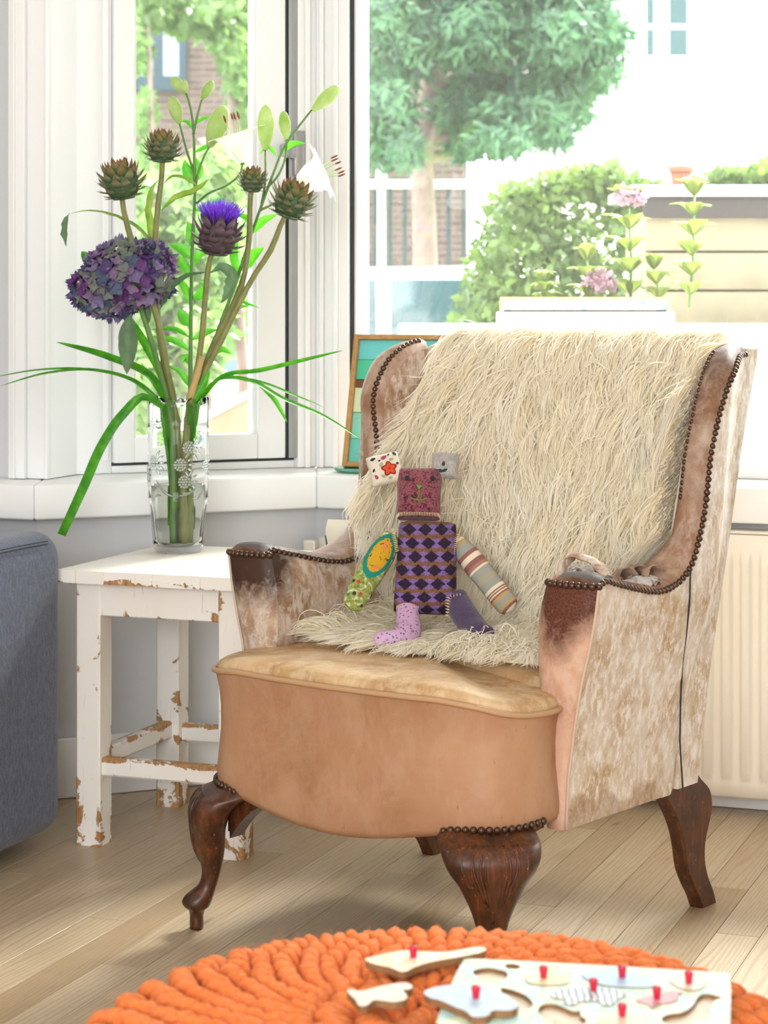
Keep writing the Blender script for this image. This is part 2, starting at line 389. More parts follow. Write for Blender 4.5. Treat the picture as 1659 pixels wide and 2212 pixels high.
def build_room():
    wl = ['wall_main_left', 'wall_bay_left', 'wall_bay_front', 'wall_bay_right', 'wall_main_right']
    for i in range(5):
        tag(put(wl[i], *strip(i, 0, .25, -.3, SILL0), MAT['wall'], smooth=False), kind='structure')
        tag(put('window_sill_'+str(i+1), *bevel(*strip(i, -.062, .2, SILL0+.001, SILL1), .006, 3), MAT['trim'], auto=40), 'white painted window sill', kind='structure')
        tag(put('baseboard_'+str(i+1), *bevel(*strip(i, -.016, -.001, 0.001, .135), .004, 2), MAT['trim'], auto=40), kind='structure')
        if 0 < i < 4: tag(put('trim_lintel_'+str(i), *strip(i, .12, .4, 2.5, 2.9), MAT['wallw'], smooth=False), kind='structure')
    tag(put('wall_upper_left', *HV(box(-4.2, -2.545, 4.43, 4.66, SILL1, 2.9)), MAT['wall'], smooth=False), kind='structure')
    tag(put('wall_upper_right', *HV(box(.445, 2.2, 4.43, 4.66, SILL1, 2.9)), MAT['wall'], smooth=False), kind='structure')
    tag(put('wall_left', *HV(box(-4.4, -4.2, -2.6, 4.66, -.3, 2.9)), MAT['wallw'], smooth=False), kind='structure')
    tag(put('wall_right', *HV(box(2.2, 2.4, -2.6, 4.66, -.3, 2.9)), MAT['wallw'], smooth=False), kind='structure')
    tag(put('wall_back', *HV(box(-4.4, 2.4, -2.8, -2.6, -.3, 2.9)), MAT['wallw'], smooth=False), kind='structure')
    tag(put('ceiling', *HV(box(-4.4, 2.4, -2.8, 5.2, 2.901, 3.1)), MAT['ceil'], smooth=False), kind='structure')
    # pilaster: slab, raised flat and bead
    for k, (sgn, p0) in enumerate(((1, -2.545), (-1, .445-.095+.095))):
        t = thing('trim_pilaster_'+str(k+1), tuple(Hw(p0, 4.40, SILL1)), 'white painted window pilaster', kind='structure')
        def P(a0, a1, q0, q1, w=.003):
            x0, x1 = (p0+a0, p0+a1) if sgn > 0 else (p0-a1, p0-a0)
            return bevel(*HV(box(x0, x1, q0, q1, SILL1+.001, 2.895)), w, 2)
        put('casing_board', *P(0, .095, 4.385, 4.62), MAT['trim'], t, auto=40)
        put('casing_flat', *P(.0, .044, 4.370, 4.386, .004), MAT['trim'], t, auto=40)
        put('casing_bead', *P(.015, .021, 4.364, 4.371, .0028), MAT['trim'], t, auto=40)
        put('casing_edge_bead', *P(.087, .097, 4.379, 4.40, .004), MAT['trim'], t, auto=40)
    # ---- windows
    ZB, ZT = SILL1+.001, 2.5
    for facet, nm in (('L', 'window_1'), ('R', 'window_3')):
        b = fpt(facet, .33, 0)
        t = thing(nm, tuple(Hw(b[0], b[1], ZB)), 'white side casement of the bay window', kind='structure')
        put('frame_jamb', *fbox(facet, .535, .64, -.03, .05, ZB, ZT), MAT['trim'], t, auto=40)
        put('frame_bead', *fbox(facet, .545, .56, -.04, -.029, ZB+.03, ZT-.05, .003), MAT['trim'], t, auto=40)
        put('frame_head', *fbox(facet, .07, .535, -.03, .05, ZT-.08, ZT), MAT['trim'], t, auto=40)
        put('frame_bottom', *fbox(facet, .07, .535, -.03, .05, ZB, ZB+.018), MAT['trim'], t, auto=40)
        put('bottom_seal', *fbox(facet, .07, .535, -.027, .04, ZB+.0182, ZB+.024, .001), MAT['seal'], t)
        put('side_seal', *fbox(facet, .0925, .0985, -.046, .04, ZB+.0245, ZT-.081, .001), MAT['seal'], t)
        put('metal_strip', *fbox(facet, .070, .0922, -.05, .04, ZB+.0245, ZT-.081, .002), MAT['alu'], t)
        sash = put('sash_stile', *fbox(facet, .099, .171, -.045, .01, ZB+.025, ZT-.085), MAT['trim'], t, auto=40)
        put('sash_stile', *fbox(facet, .483, .534, -.045, .01, ZB+.025, ZT-.085), MAT['trim'], t, auto=40)
        put('sash_rail', *fbox(facet, .171, .483, -.043, .01, ZB+.025, ZB+.085), MAT['trim'], t, auto=40)
        put('sash_rail', *fbox(facet, .171, .483, -.043, .01, ZT-.145, ZT-.085), MAT['trim'], t, auto=40)
        for s0, s1 in ((.166, .18), (.474, .487)):
            put('glazing_bead', *fbox(facet, s0, s1, -.03, .0, ZB+.08, ZT-.14, .003), MAT['trim'], t, auto=40)
        put('glass_pane', *fbox(facet, .172, .482, -.019, -.015, ZB+.08, ZT-.14, .0005), MAT['glass'], t, smooth=False)
        # latch on the seam
        la = put('latch_plate', *fbox(facet, .055, .083, -.064, -.051, 1.425, 1.535, .003), MAT['steel'], t, auto=40)
        put('latch_lever', *fbox(facet, .085, .125, -.082, -.066, 1.465, 1.50, .005), MAT['steel'], la, auto=40)
        put('latch_lever_grip', *fbox(facet, .112, .127, -.082, -.068, 1.39, 1.47, .005), MAT['trim'], la, auto=40)
    t = thing('window_2', tuple(Hw(CWL[0]+.95, CWL[1], ZB)), 'large fixed front pane of the bay window', kind='structure')
    WL = float(CWR[0]-CWL[0])
    put('frame_bottom', *fbox('C', .112, WL-.112, -.03, .05, ZB, ZB+.035), MAT['trim'], t, auto=40)
    put('frame_head', *fbox('C', .112, WL-.112, -.03, .05, ZT-.1, ZT), MAT['trim'], t, auto=40)
    for s0, s1 in ((.112, .122), (WL-.122, WL-.112)):
        put('frame_stile', *fbox('C', s0, s1, -.03, .05, ZB+.035, ZT-.1), MAT['trim'], t, auto=40)
    for s0, s1 in ((.1055, .1115), (WL-.1115, WL-.1055)):
        put('side_seal', *fbox('C', s0, s1, -.04, .04, ZB, ZT, .001), MAT['seal'], t)
    put('glass_pane', *fbox('C', .122, WL-.122, -.008, -.003, ZB+.035, ZT-.1, .0005), MAT['glass'], t, smooth=False)
    # corner posts with mouldings
    for k, fc in enumerate(('L', 'R')):
        def cpt(s, d): return fpt('C', s if fc == 'L' else WL-s, d)
        poly = [fpt(fc, .0695, -.05), cpt(.105, -.05), cpt(.105, .06), fpt(fc, .0695, .06)]
        if fc == 'R': poly = poly[::-1]
        corner = (fpt(fc, 0, -.05)+cpt(0, -.05))/2
        mid = [np.array(corner)]
        poly = [poly[0]]+mid+poly[1:] if fc == 'L' else poly[:-1]+mid+poly[-1:]
        t = thing('trim_post_'+str(k+1), tuple(Hw(corner[0], corner[1], ZB)), 'white corner post of the bay window', kind='structure')
        put('post_core', *bevel(*HV(prism(poly, ZB, ZT)), .004, 2), MAT['trim'], t, auto=40)
        for s0, s1 in ((.038, .052), (.012, .022)):
            put('post_moulding', *fbox(fc, s0, s1, -.058, -.049, ZB, ZT, .003), MAT['trim'], t, auto=40)
        s_ = [(.03, .042), (.066, .08)]
        for s0, s1 in s_:
            q = [cpt(s0, -.058), cpt(s1, -.058), cpt(s1, -.049), cpt(s0, -.049)]
            if fc == 'R': q = q[::-1]
            put('post_moulding', *bevel(*HV(prism(q, ZB, ZT)), .003, 2), MAT['trim'], t, auto=40)
    # added window frame around the rear fill lamp, out of view
    t = thing('added_rear_window', tuple(Hw(0, -2.56, .52)), 'added rear window frame around the fill lamp', kind='structure')
    for a0, a1, z0, z1 in ((-1.45, -1.38, .5, 2.62), (1.38, 1.45, .5, 2.62), (-1.38, 1.38, .5, .57), (-1.38, 1.38, 2.55, 2.62)):
        put('frame_bar', *HV(bbox_(a0, a1, -2.599, -2.53, z0, z1, .004)), MAT['trim'], t, auto=40)
    put('glass_pane', *HV(box(-1.38, 1.38, -2.595, -2.59, .57, 2.55)), MAT['glass'], t, smooth=False)
    # ---- floor: boards
    fl = tag(put('floor', *HV(box(-4.2, 2.2, -2.6, 5.0, -.06, -.008)), MAT['floor'], smooth=False, origin=(0, 0, 0)), kind='structure')
    LOC[fl.name] = Vector((0, 0, 0))
    W = .078; lens = [.72, .86, 1.0, 1.14, 1.3]; meshes = {}
    rq = random.Random(3)
    def board_mesh(L):
        k = round(L, 3)
        if k in meshes: return meshes[k]
        g = .0005; c = .0004; x = W/2-g; y = L/2-g
        V = [(-x, -y, -.0075), (x, -y, -.0075), (x, y, -.0075), (-x, y, -.0075), (-x, -y, -c), (x, -y, -c), (x, y, -c), (-x, y, -c), (-x+c, -y+c, 0), (x-c, -y+c, 0), (x-c, y-c, 0), (-x+c, y-c, 0)]
        F = [(8, 9, 10, 11)]+[(i, (i+1) % 4, 4+(i+1) % 4, 4+i) for i in range(4)]+[(4+i, 4+(i+1) % 4, 8+(i+1) % 4, 8+i) for i in range(4)]
        me = bpy.data.meshes.new('board'); me.from_pydata(V, [], F); me.materials.append(MAT['floor']); meshes[k] = me; return me
    for r in range(47):
        p = -2.86+r*W
        if p < -2.43: qmax = 4.30
        elif p < -1.95: qmax = 4.31+(p+2.43)
        elif p < -.15: qmax = 4.78
        elif p < .33: qmax = 4.78-(p+.15)
        else: qmax = 4.30
        q = qmax-rq.uniform(.05, .7); L = round((qmax-q)/.06)*.06+.06
        segs = [(qmax-L, L)]; q = qmax-L
        while q > 2.0:
            L = rq.choice(lens); segs.append((q-L, L)); q -= L
        for q0, L in segs:
            w = Hw(p, q0+L/2, 0); o = inst(board_mesh(L), 'board', fl, w); o.rotation_euler = (0, 0, -math.radians(20.4))
    # ---- radiator
    r0, r1, qf = -1.887, -.42, 4.674
    t = thing('radiator', tuple(Hw((r0+r1)/2, qf+.05, .04)), 'cream ribbed panel radiator under the window behind the armchair', 'radiator')
    n = int((r1-r0)/.0035); ps = np.linspace(r0, r1, n); zs = np.array([.04, .046, .075, .085, .095, .3, .545, .56, .572, .59, .60, .612])
    ph = ((ps-r0-.04)/.042) % 1.0
    rib = sstep(ph, .05, .2)-sstep(ph, .55, .7); rib[(ps < r0+.045) | (ps > r1-.045)] = 0
    fade = np.array([0, 0, 0, .3, 1, 1, 1, 1, .3, 0, 0, 0]); rnd_ = np.array([.012, .002, 0, 0, 0, 0, 0, 0, 0, 0, .004, .014])
    V = [(p, qf+.012-.010*rib[i]*fade[j]-.004*(1-fade[j])*0+rnd_[j], z) for i, p in enumerate(ps) for j, z in enumerate(zs)]
    put('front_panel', *HV((np.array(V), gridf(n, len(zs)))), MAT['rad'], t)
    put('front_panel_core', *HV(bbox_(r0+.001, r1-.001, qf+.027, qf+.04, .042, .61, .004)), MAT['radw'], t, auto=40)
    put('back_panel', *HV(bbox_(r0+.05, r1-.05, qf+.075, qf+.09, .042, .612, .004)), MAT['rad'], t, auto=40)
    put('side_cover', *HV(bbox_(r0+.004, r0+.012, qf+.02, qf+.085, .06, .606, .003)), MAT['rad'], t, auto=40)
    put('top_grille', *HV(bbox_(r0+.05, r1-.05, qf+.03, qf+.085, .612, .619, .003)), MAT['rad'], t, auto=40)
    put('wall_bracket', *HV(bbox_(r0+.14, r0+.22, qf+.089, qf+.109, .55, .628, .003)), MAT['rad'], t, auto=40)
    put('valve', *HV(lathe([(.004, 0), (.014, .002), (.016, .012), (.016, .03), (.012, .036), (.003, .038)], 14, (r0-.025, qf+.07, .53))), MAT['radw'], t)
    a = Hw(r0-.025, qf+.07, .53); b = Hw(r0-.025, qf+.07, .02)
    put('pipe', *tube([a, (a+b)/2, b], .007, 10), MAT['radw'], t)
    so = thing('wall_socket', tuple(Hw(-1.932, 4.70, .50)), 'small white socket box in the bay corner beside the radiator', 'socket')
    put('socket_box', *HV(bbox_(-1.955, -1.925, 4.712, 4.742, .50, .56, .004)), MAT['rad'], so, auto=40)
    put('socket_face', *HV(bbox_(-1.951, -1.929, 4.709, 4.7125, .506, .554, .001)), MAT['radw'], so, auto=40)
build_room()
# ================================================================== wing armchair
def set_attr(o, name, vals):
    at_ = o.data.attributes.new(name, 'FLOAT', 'POINT'); at_.data.foreach_set('value', np.asarray(vals, dtype=np.float32))
NAILS = []
def nail_mesh():
    V, F = lathe([(.0061, -.0005), (.0061, .0006), (.0053, .0026), (.0036, .0042), (.0016, .0049), (.0002, .0051)], 10, cap=(False, True))
    me = bpy.data.meshes.new('nail_head'); me.from_pydata(V.tolist(), [], F); me.materials.append(MAT['nail'])
    me.polygons.foreach_set('use_smooth', [True]*len(me.polygons)); return me
TOPB = np.array([(.150, .652), (.163, .657), (.198, .650), (.242, .640), (.281, .631), (.32, .624), (.357, .621), (.39, .625), (.416, .633), (.439, .648), (.456, .668), (.470, .698), (.482, .73), (.490, .76), (.496, .80), (.503, .847), (.514, .88), (.527, .915), (.540, .940), (.553, .962), (.568, .982), (.588, .999), (.612, 1.012), (.640, 1.020), (.668, 1.022)])
NST, NZ = 90, 26
def a_out(z): return np.interp(z, [.24, .33, .406, .485, .532, .594, .656, .72, .85, 1.02], [.343, .348, .359, .373, .386, .400, .409, .412, .417, .424])
def a_in_arm(z): return np.interp(z, [.24, .306, .384, .46, .52, .592, .63, .67], [.306, .299, .299, .293, .288, .290, .300, .312])
def side_geom():
    C = spline(TOPB, NST); d = np.concatenate([[0], np.cumsum(np.linalg.norm(np.diff(C, axis=0), axis=1))]); q = d/d[-1]
    return C, q
def build_chair():
    base = CW(0, .3, 0.0)
    ch = thing('wing_armchair', tuple(base), 'worn tan leather wing armchair with brass nails and carved cabriole legs', 'armchair')
    nm = nail_mesh()
    def nails(P, Nn, parent, pitch=.0121, size=1.0):
        P = np.asarray(P, float); d = np.concatenate([[0], np.cumsum(np.linalg.norm(np.diff(P, axis=0), axis=1))])
        k = max(2, int(round(d[-1]/pitch))); s = np.linspace(0, d[-1], k+1)
        Q = np.stack([np.interp(s, d, P[:, i]) for i in range(3)], 1); M = np.stack([np.interp(s, d, np.asarray(Nn)[:, i]) for i in range(3)], 1)
        for a, b in zip(Q, M):
            j = random.uniform(.9, 1.06)*size
            b = Vector(b).normalized()+Vector((random.uniform(-.07, .07), random.uniform(-.07, .07), random.uniform(-.07, .07)))
            inst(nm, 'nail_head', parent, Vector(a), b.to_track_quat('Z', 'Y'), (j, j, j))
    def dirw(a, b, z): # chair direction to world
        return np.array([CHC*a+CHS*b, -CHS*a+CHC*b, z])
    # ---------------- sides (sgn=+1 viewer right, -1 viewer left)
    for sgn in (1, -1):
        C, q = side_geom()
        if sgn < 0: C[:, 0] += .042*sstep(C[:, 0], .39, .46)*(1-sstep(C[:, 1], .82, .95))
        bw = np.interp(q, [0, .06, .18, .36, .44, .52, .6, 1], [.094, .096, .09, .085, .075, .056, .05, .05])  # band width
        lean = .128*sstep(q, .25, 1.0)
        zb = np.interp(q, [0, 1], [.240, .238])
        shf = 0.0 if sgn > 0 else .022
        zz = np.linspace(0, 1, NZ)
        VO, VI, PO, PI_ = [], [], [], []
        for i in range(NST):
            z = zb[i]+(C[i, 1]-zb[i])*zz; b = C[i, 0]-lean[i]*(C[i, 1]-z)
            ao = a_out(z)-shf*sstep(z, .63, .76)-.028*sstep(q[i], .86, 1.0)+.006*np.sin(zz*PI)*math.sin(q[i]*PI)
            VO.append(np.stack([sgn*ao, b, z], 1))
            ain_arm = a_in_arm(z); ain_wing = a_out(z)-shf*sstep(z, .63, .76)-np.interp(z, [.62, .7, 1.02], [.10, .056, .052])-.02*sstep(C[i, 0]-.5, .0, .12)
            wgt = sstep(z, .60, .70); ai = ain_arm*(1-wgt)+ain_wing*wgt
            ai = np.minimum(ai, ao-.028)
            ai = np.where(zz > .999, a_out(C[i, 1])-.028*sstep(q[i], .86, 1.0)-bw[i], ai) if False else ai
            VI.append(np.stack([sgn*ai, b, z], 1))
            PO.append(.5*sstep(.293-z+.012*math.sin(q[i]*19)+.007*math.sin(q[i]*47), 0, .02)*(1-.7*sstep(q[i], .3, .7)))
            PI_.append(np.clip(.9*sstep(.27-b, .0, .13)*sstep(z, .48, .66)+.55*sstep(.52-np.abs(z-.44)*3, .1, .5)*sstep(b, .22, .4), 0, 1))
        VO = np.array(VO).reshape(-1, 3); VI = np.array(VI).reshape(-1, 3)
        sd = put('side_panel', CW(*VO.T), gridf(NST, NZ) if sgn < 0 else [f[::-1] for f in gridf(NST, NZ)], MAT['side'], ch); set_attr(sd, 'patina_and_light', np.array(PO).ravel())
        inn = put('inner_side_panel', CW(*VI.T), gridf(NST, NZ) if sgn > 0 else [f[::-1] for f in gridf(NST, NZ)], MAT['inner'], ch); set_attr(inn, 'patina_and_light', np.array(PI_).ravel())
        sd['label'] = 'scuffed pale outer side panel'; inn['label'] = 'worn brown inner side panel'
        # top band: from outer edge over a rounded roll to the inner edge
        O = VO.reshape(NST, NZ, 3)[:, -1]; I = VI.reshape(NST, NZ, 3)[:, -1]
        Tt = np.gradient(C, axis=0); Tt /= np.linalg.norm(Tt, axis=1)[:, None]; Nm = np.stack([-Tt[:, 1], Tt[:, 0]], 1)   # (b,z) outward normal
        rise = np.interp(q, [0, .1, .4, .5, 1], [.012, .014, .014, .020, .020])
        K = 9; B = []
        for k in range(K):
            w = k/(K-1); h = rise*np.sqrt(np.maximum(0, 1-(2*w-1)**2))**.9
            p = O*(1-w)+I*w; p = p.copy(); p[:, 1] += Nm[:, 0]*h; p[:, 2] += Nm[:, 1]*h; B.append(p)
        B = np.array(B).transpose(1, 0, 2)
        bd = put('rolled_edge', CW(*B.reshape(-1, 3).T), gridf(NST, K) if sgn > 0 else [f[::-1] for f in gridf(NST, K)], MAT['band'], ch)
        set_attr(bd, 'patina_and_light', np.repeat(np.interp(q, [0, .08, .3, .45, .75, .9, 1], [.9, .55, .15, .3, .3, .5, .6] if sgn > 0 else [.9, .6, .15, .1, .05, .1, .2]), K))  # left roll kept paler: the light on it is put into the tone
        bd['label'] = 'brown leather edge roll with nail rows'
        # arm front panel (bulged, slightly waisted)
        z = np.linspace(.240, C[0, 1]+.004, 24); K2 = 11; A = []
        for zi in z:
            ao = a_out(zi); ai = a_in_arm(zi)
            bulge = .016*np.interp(zi, [.24, .4, .6, .66], [.5, .8, 1.2, .8])
            for k in range(K2):
                w = k/(K2-1); A.append((sgn*(ao*(1-w)+ai*w), .150-bulge*math.sqrt(max(0, 1-(2*w-1)**2)), zi))
        A = np.array(A)
        af = put('arm_front', CW(*A.T), gridf(24, K2) if sgn < 0 else [f[::-1] for f in gridf(24, K2)], MAT['armf'] if sgn > 0 else MAT['inner'], ch)
        wv = np.abs(np.tile(np.linspace(-1, 1, K2), 24))
        set_attr(af, 'patina_and_light', np.clip(.95*sstep(A[:, 2], .44, .64)-.35*wv**2*(1-sstep(A[:, 2], .6, .65))+.2*sstep(.30-A[:, 2], 0, .06), 0, 1) if sgn > 0 else np.clip(.9*sstep(A[:, 2], .48, .66), 0, 1))
        # top cap of the arm front roll
        cap_pts = [A.reshape(24, K2, 3)[-1][k] for k in range(K2)]
        capV = np.array([(p[0], p[1], p[2]) for p in cap_pts]+[tuple(B[0, k]) for k in range(K)])
        capF = [tuple(range(K2))+tuple(range(K2+K-1, K2-1, -1))] if sgn < 0 else [tuple(range(K2))[::-1]+tuple(range(K2, K2+K))]
        cf = put('arm_cap', CW(*capV.T), capF, MAT['band'], ch, smooth=False); set_attr(cf, 'patina_and_light', np.full(len(capV), .35))  # low value paints the window's sheen into the cap tone
        # welt along the outer seam of the arm front, and vertical side seam
        put('arm_seam_welt', *tube(CW(sgn*(a_out(z)+.001), np.full(24, .149), z), .0028, 6), MAT['welt'], ch)
        zsm = np.linspace(.245, .655, 24); bs = np.interp(zsm, [.24, .42, .643, .655], [.525, .486, .440, .440]); 
        put('side_seam', *tube(CW(sgn*(a_out(zsm)+.0052), bs, zsm), .0016, 5), MAT['seal'], sd)
        # back closing strip of the side
        # ---------------- nails
        Ow = CW(O[:, 0]+sgn*.001, O[:, 1], O[:, 2]-.002*0)
        no = np.array([dirw(sgn*.85, .53*n[0], .53*n[1]) for n in Nm]); ni = np.array([dirw(-sgn*.75, .66*n[0], .66*n[1]) for n in Nm])
        a0 = A.reshape(24, K2, 3)[-1]-np.array([0, 0, .006]); nf = [dirw(sgn*(.5-k/(K2-1))*1.2, -1, .1) for k in range(K2)]
        nails(CW(a0[:, 0], a0[:, 1]-.001, a0[:, 2]), nf, af, .0125, 1.08)
        if sgn > 0:
            k0 = int(.015*NST); nails(Ow[k0:], no[k0:], sd, .0118)
            k1 = int(.56*NST); Pi_ = B[:, K-3]; nails(CW(*Pi_[k1:int(.93*NST)].T), ni[k1:int(.93*NST)], bd, .0125, .85)
        else:
            Pi_ = B[:, K-1].copy(); Pi_[:, 0] += .002; kk = int(.42*NST)
            nails(CW(Pi_[:kk, 0], Pi_[:kk, 1], Pi_[:kk, 2]), ni[:kk], bd, .0125, 1.05)
            Pw = B[:, K-3]; k1 = int(.5*NST); nails(CW(*Pw[k1:int(.985*NST)].T), ni[k1:int(.985*NST)], bd, .0118)
    # ---------------- back
    zs = np.linspace(.24, 1.03, 22); aa = np.linspace(-1, 1, 25)
    def backface(front):
        V = []
        for z in zs:
            half = np.interp(z, [.24, .6, 1.03], [.335, .352, .372])
            for v in aa:
                bb = np.interp(z, [.24, .45, .72, .85, .95, 1.03], [.600, .630, .690, .715, .742, .765])
                th = np.interp(z, [.24, .5, .9, 1.0, 1.03], [.07, .10, .075, .06, .03])
                V.append((half*v, bb-(th+.02*(1-v*v) if front else -.004*(1-v*v)), z+(.02*(1-v**2)*sstep(z, .95, 1.03))))
        return np.array(V)
    VF_ = backface(True); VB_ = backface(False); n = len(zs)*25
    F = [f[::-1] for f in gridf(len(zs), 25)]+gridf(len(zs), 25, off=n)
    for i in range(len(zs)-1):
        F += [(i*25, (i+1)*25, n+(i+1)*25, n+i*25), (i*25+24, n+i*25+24, n+(i+1)*25+24, (i+1)*25+24)]
    for j in range(24):
        F += [((len(zs)-1)*25+j, (len(zs)-1)*25+j+1, n+(len(zs)-1)*25+j+1, n+(len(zs)-1)*25+j), (j, n+j, n+j+1, j+1)]
    bk = put('backrest', CW(*np.vstack([VF_, VB_]).T), F, MAT['side'], ch, auto=60); set_attr(bk, 'patina_and_light', np.zeros(2*n))
    # ---------------- seat base: apron wrapped around a bow front
    half = [(0, -.052), (.09, -.049), (.17, -.043), (.235, -.033), (.275, -.020), (.305, .004), (.325, .035), (.338, .075), (.341, .11), (.334, .145)]
    H = spline(half, 40); out = np.vstack([np.stack([-H[::-1, 0], H[::-1, 1]], 1)[:-1], H]); no_ = len(out); cen = np.array([0, .25])
    s = np.linspace(-1, 1, no_)
    zt = .470-.012*sstep(np.abs(out[:, 0]), .2, .34)-.014*sstep(out[:, 0], .27, .345)
    zb = .254-.034*np.cos(np.clip(out[:, 0]/.26, -1, 1)*PI/2)**1.2+.006*sstep(out[:, 1], .02, .12)
    rings = []
    zl = [0, .0, .05, .15, .3, .5, .7, .85, .95, 1.0]; ins = [.055, .004, .0, -.001, .002, .006, .006, .003, -.002, -.003]
    for w, i_ in zip(zl, ins):
        dv = out-cen; L = np.linalg.norm(dv, axis=1)[:, None]; p = cen+dv*(1-i_/L)
        rings.append(CW(p[:, 0], p[:, 1], zb*(1-w)+zt*w))
    V, F = loft(rings, (False, False), closed=False)
    put('apron', V, F, MAT['apron'], ch)
    # piping
    dv = out-cen; L = np.linalg.norm(dv, axis=1)[:, None]; pp = cen+dv*(1+.006/L)
    put('seat_piping', *tube(CW(pp[:, 0], pp[:, 1], zt), .0052, 8), MAT['piping'], ch)
    # seat cushion: crown from piping outline up
    full = np.vstack([out, [(.300, .16), (.295, .3), (.29, .42), (.28, .52), (.1, .53), (-.1, .53), (-.28, .52), (-.29, .42), (-.295, .3), (-.300, .16)]])
    ztf = np.concatenate([zt, np.full(10, .462)]); cn = np.array([0, .22]); rings = []
    for sc, h in [(1.0, 0), (1.002, .008), (.992, .015), (.97, .020), (.93, .023), (.85, .025), (.7, .027), (.5, .028), (.25, .028), (.02, .028)]:
        p = cn+(full-cn)*sc; zc = ztf*sc**.5+.468*(1-sc**.5); rings.append(CW(p[:, 0], p[:, 1], zc+h*np.where(full[:, 1] > .5, .9, 1)))
    V, F = loft(rings, (False, True)); st = put('seat_cushion', V, F, MAT['seat'], ch)
    set_attr(st, 'patina_and_light', RNG.random(len(V))*.1)
    # underside board
    u = np.vstack([out*[.86, 1]+[0, .05], [(.30, .54), (-.30, .54)]])
    put('seat_frame', *CV(prism(u, .248, .40)), MAT['subfloor'], ch, smooth=False)
    # ---------------- torn linings on the right arm
    for (b0, b1, seed, ai, zz0) in ((.205, .225, 1, .335, .668), (.30, .40, 2, .372, .638)):
        r_ = random.Random(seed); nx, ny = 16, 8; V = []
        for i in range(nx):
            for j in range(ny):
                b = b0-.02+(b1-b0+.04)*i/(nx-1); a = ai-.035+.055*j/(ny-1)
                e = math.sin(PI*i/(nx-1))*math.sin(PI*j/(ny-1))
                V.append((a+r_.uniform(-.003, .003), b, zz0-.006+.012*e+r_.uniform(-.004, .004)))
        put('torn_lining', *CV((np.array(V), gridf(nx, ny))), MAT['torn'], ch)
    strap = spline([(.315, .17, .650), (.313, .19, .675), (.322, .205, .690), (.345, .215, .686), (.37, .21, .677), (.392, .20, .660)], 20); V = []
    for i, p in enumerate(strap):
        w = .011+.004*math.sin(i*1.3); V += [(p[0]-.004, p[1]-w, p[2]-.003), (p[0], p[1], p[2]+.002), (p[0]+.004, p[1]+w, p[2]-.002)]
    V = np.array(V); tl = put('torn_leather_strap', *CV((V, gridf(20, 3))), MAT['inner'], ch); set_attr(tl, 'patina_and_light', np.full(60, .1))
    m = tl.modifiers.new('thickness', 'SOLIDIFY'); m.thickness = .003
    for (b0, a0_) in ((.325, .352), (.37, .35), (.395, .368)):
        sp = spline([(a0_-.01, b0-.028, .636), (a0_-.012, b0-.012, .655), (a0_-.004, b0+.008, .656), (a0_, b0+.026, .640)], 10); V = []
        for i, p in enumerate(sp): V += [(p[0]-.012, p[1], p[2]-.012), (p[0]-.002, p[1]+random.uniform(-.003, .003), p[2]+random.uniform(0, .004)), (p[0]+.012, p[1], p[2]+.004)]
        o = put('torn_leather_flap', *CV((np.array(V), gridf(10, 3))), MAT['band'], ch); set_attr(o, 'patina_and_light', np.full(30, .3))
        m = o.modifiers.new('thickness', 'SOLIDIFY'); m.thickness = .002
    # ---------------- front cabriole legs
    # radial profile (z, outer r, inner r, half width); r grows away from the chair
    prof = np.array([(.262, -.045, -.12, .074), (.250, -.024, -.118, .081), (.235, .001, -.085, .083), (.215, .010, -.062, .078), (.197, .010, -.056, .069), (.180, .008, -.052, .056), (.163, .006, -.051, .047), (.140, .001, -.050, .036), (.114, -.008, -.046, .027), (.092, -.009, -.041, .022), (.078, -.004, -.037, .021), (.066, .010, -.033, .024), (.056, .022, -.030, .028), (.047, .026, -.027, .029), (.040, .022, -.024, .027), (.034, .014, -.016, .021), (.026, .012, -.013, .0165), (.010, .012, -.013, .0165), (0.0, .0115, -.0125, .016)])
    def cabriole(sgn, par):
        dz = spline(prof, 60); c0 = np.array([sgn*.325, -.03]); dr = np.array([sgn*R2, -R2]); tg = np.array([R2*sgn, R2]); rings = []; n = 36; A_ = np.linspace(0, 2*PI, n, endpoint=False)
        for (z, ro, ri, hw) in dz:
            cr = (ro+ri)/2; hr = (ro-ri)/2; pw = np.interp(z, [0, .05, .1, .2, .26], [1, 1, .8, .75, .75])
            ca = np.sign(np.cos(A_))*np.abs(np.cos(A_))**pw; sa = np.sign(np.sin(A_))*np.abs(np.sin(A_))**pw
            # carved relief on the knee front: lobed leaf
            rr = cr+hr*ca
            th_ = np.arctan2(sa, ca); lobe = np.cos(th_*9)*.0022*np.exp(-(th_/.85)**2)*sstep(z, .12, .16)*(1-sstep(z, .235, .25))
            leaf = .0028*np.exp(-(th_/(.25+.9*sstep(z, .12, .24)))**8)*sstep(z, .115, .125)*(1-sstep(z, .24, .25))
            rr = rr+lobe+leaf
            p = c0+rr[:, None]*dr+(hw*sa)[:, None]*tg; rings.append(CW(p[:, 0], p[:, 1], np.full(n, z)))
        V, F = loft(rings); lg = put('leg', V, F, MAT['wood'], par); lg['label'] = 'dark carved cabriole front leg'
        # knee brackets running back under the rails
        for (dx, dy) in ((-sgn, 0), (0, 1)):
            pts = []
            for w in np.linspace(0, 1, 10):
                hgt = .075*(1-w)**2.2+.012; wid = .018
                c = np.array([sgn*.285, .01])+np.array([dx, dy])*(.02+.115*w)
                nx = np.array([-dy, dx])*wid
                pts.append([(c[0]-nx[0], c[1]-nx[1], .252), (c[0]+nx[0], c[1]+nx[1], .252), (c[0]+nx[0], c[1]+nx[1], .252-hgt), (c[0]-nx[0], c[1]-nx[1], .252-hgt)])
            put('leg_bracket', *CV(loft(pts)), MAT['wood'], lg, auto=40)
        # carved acanthus: raised leaf ribs on the knee
        zz = dz[:, 0]; 
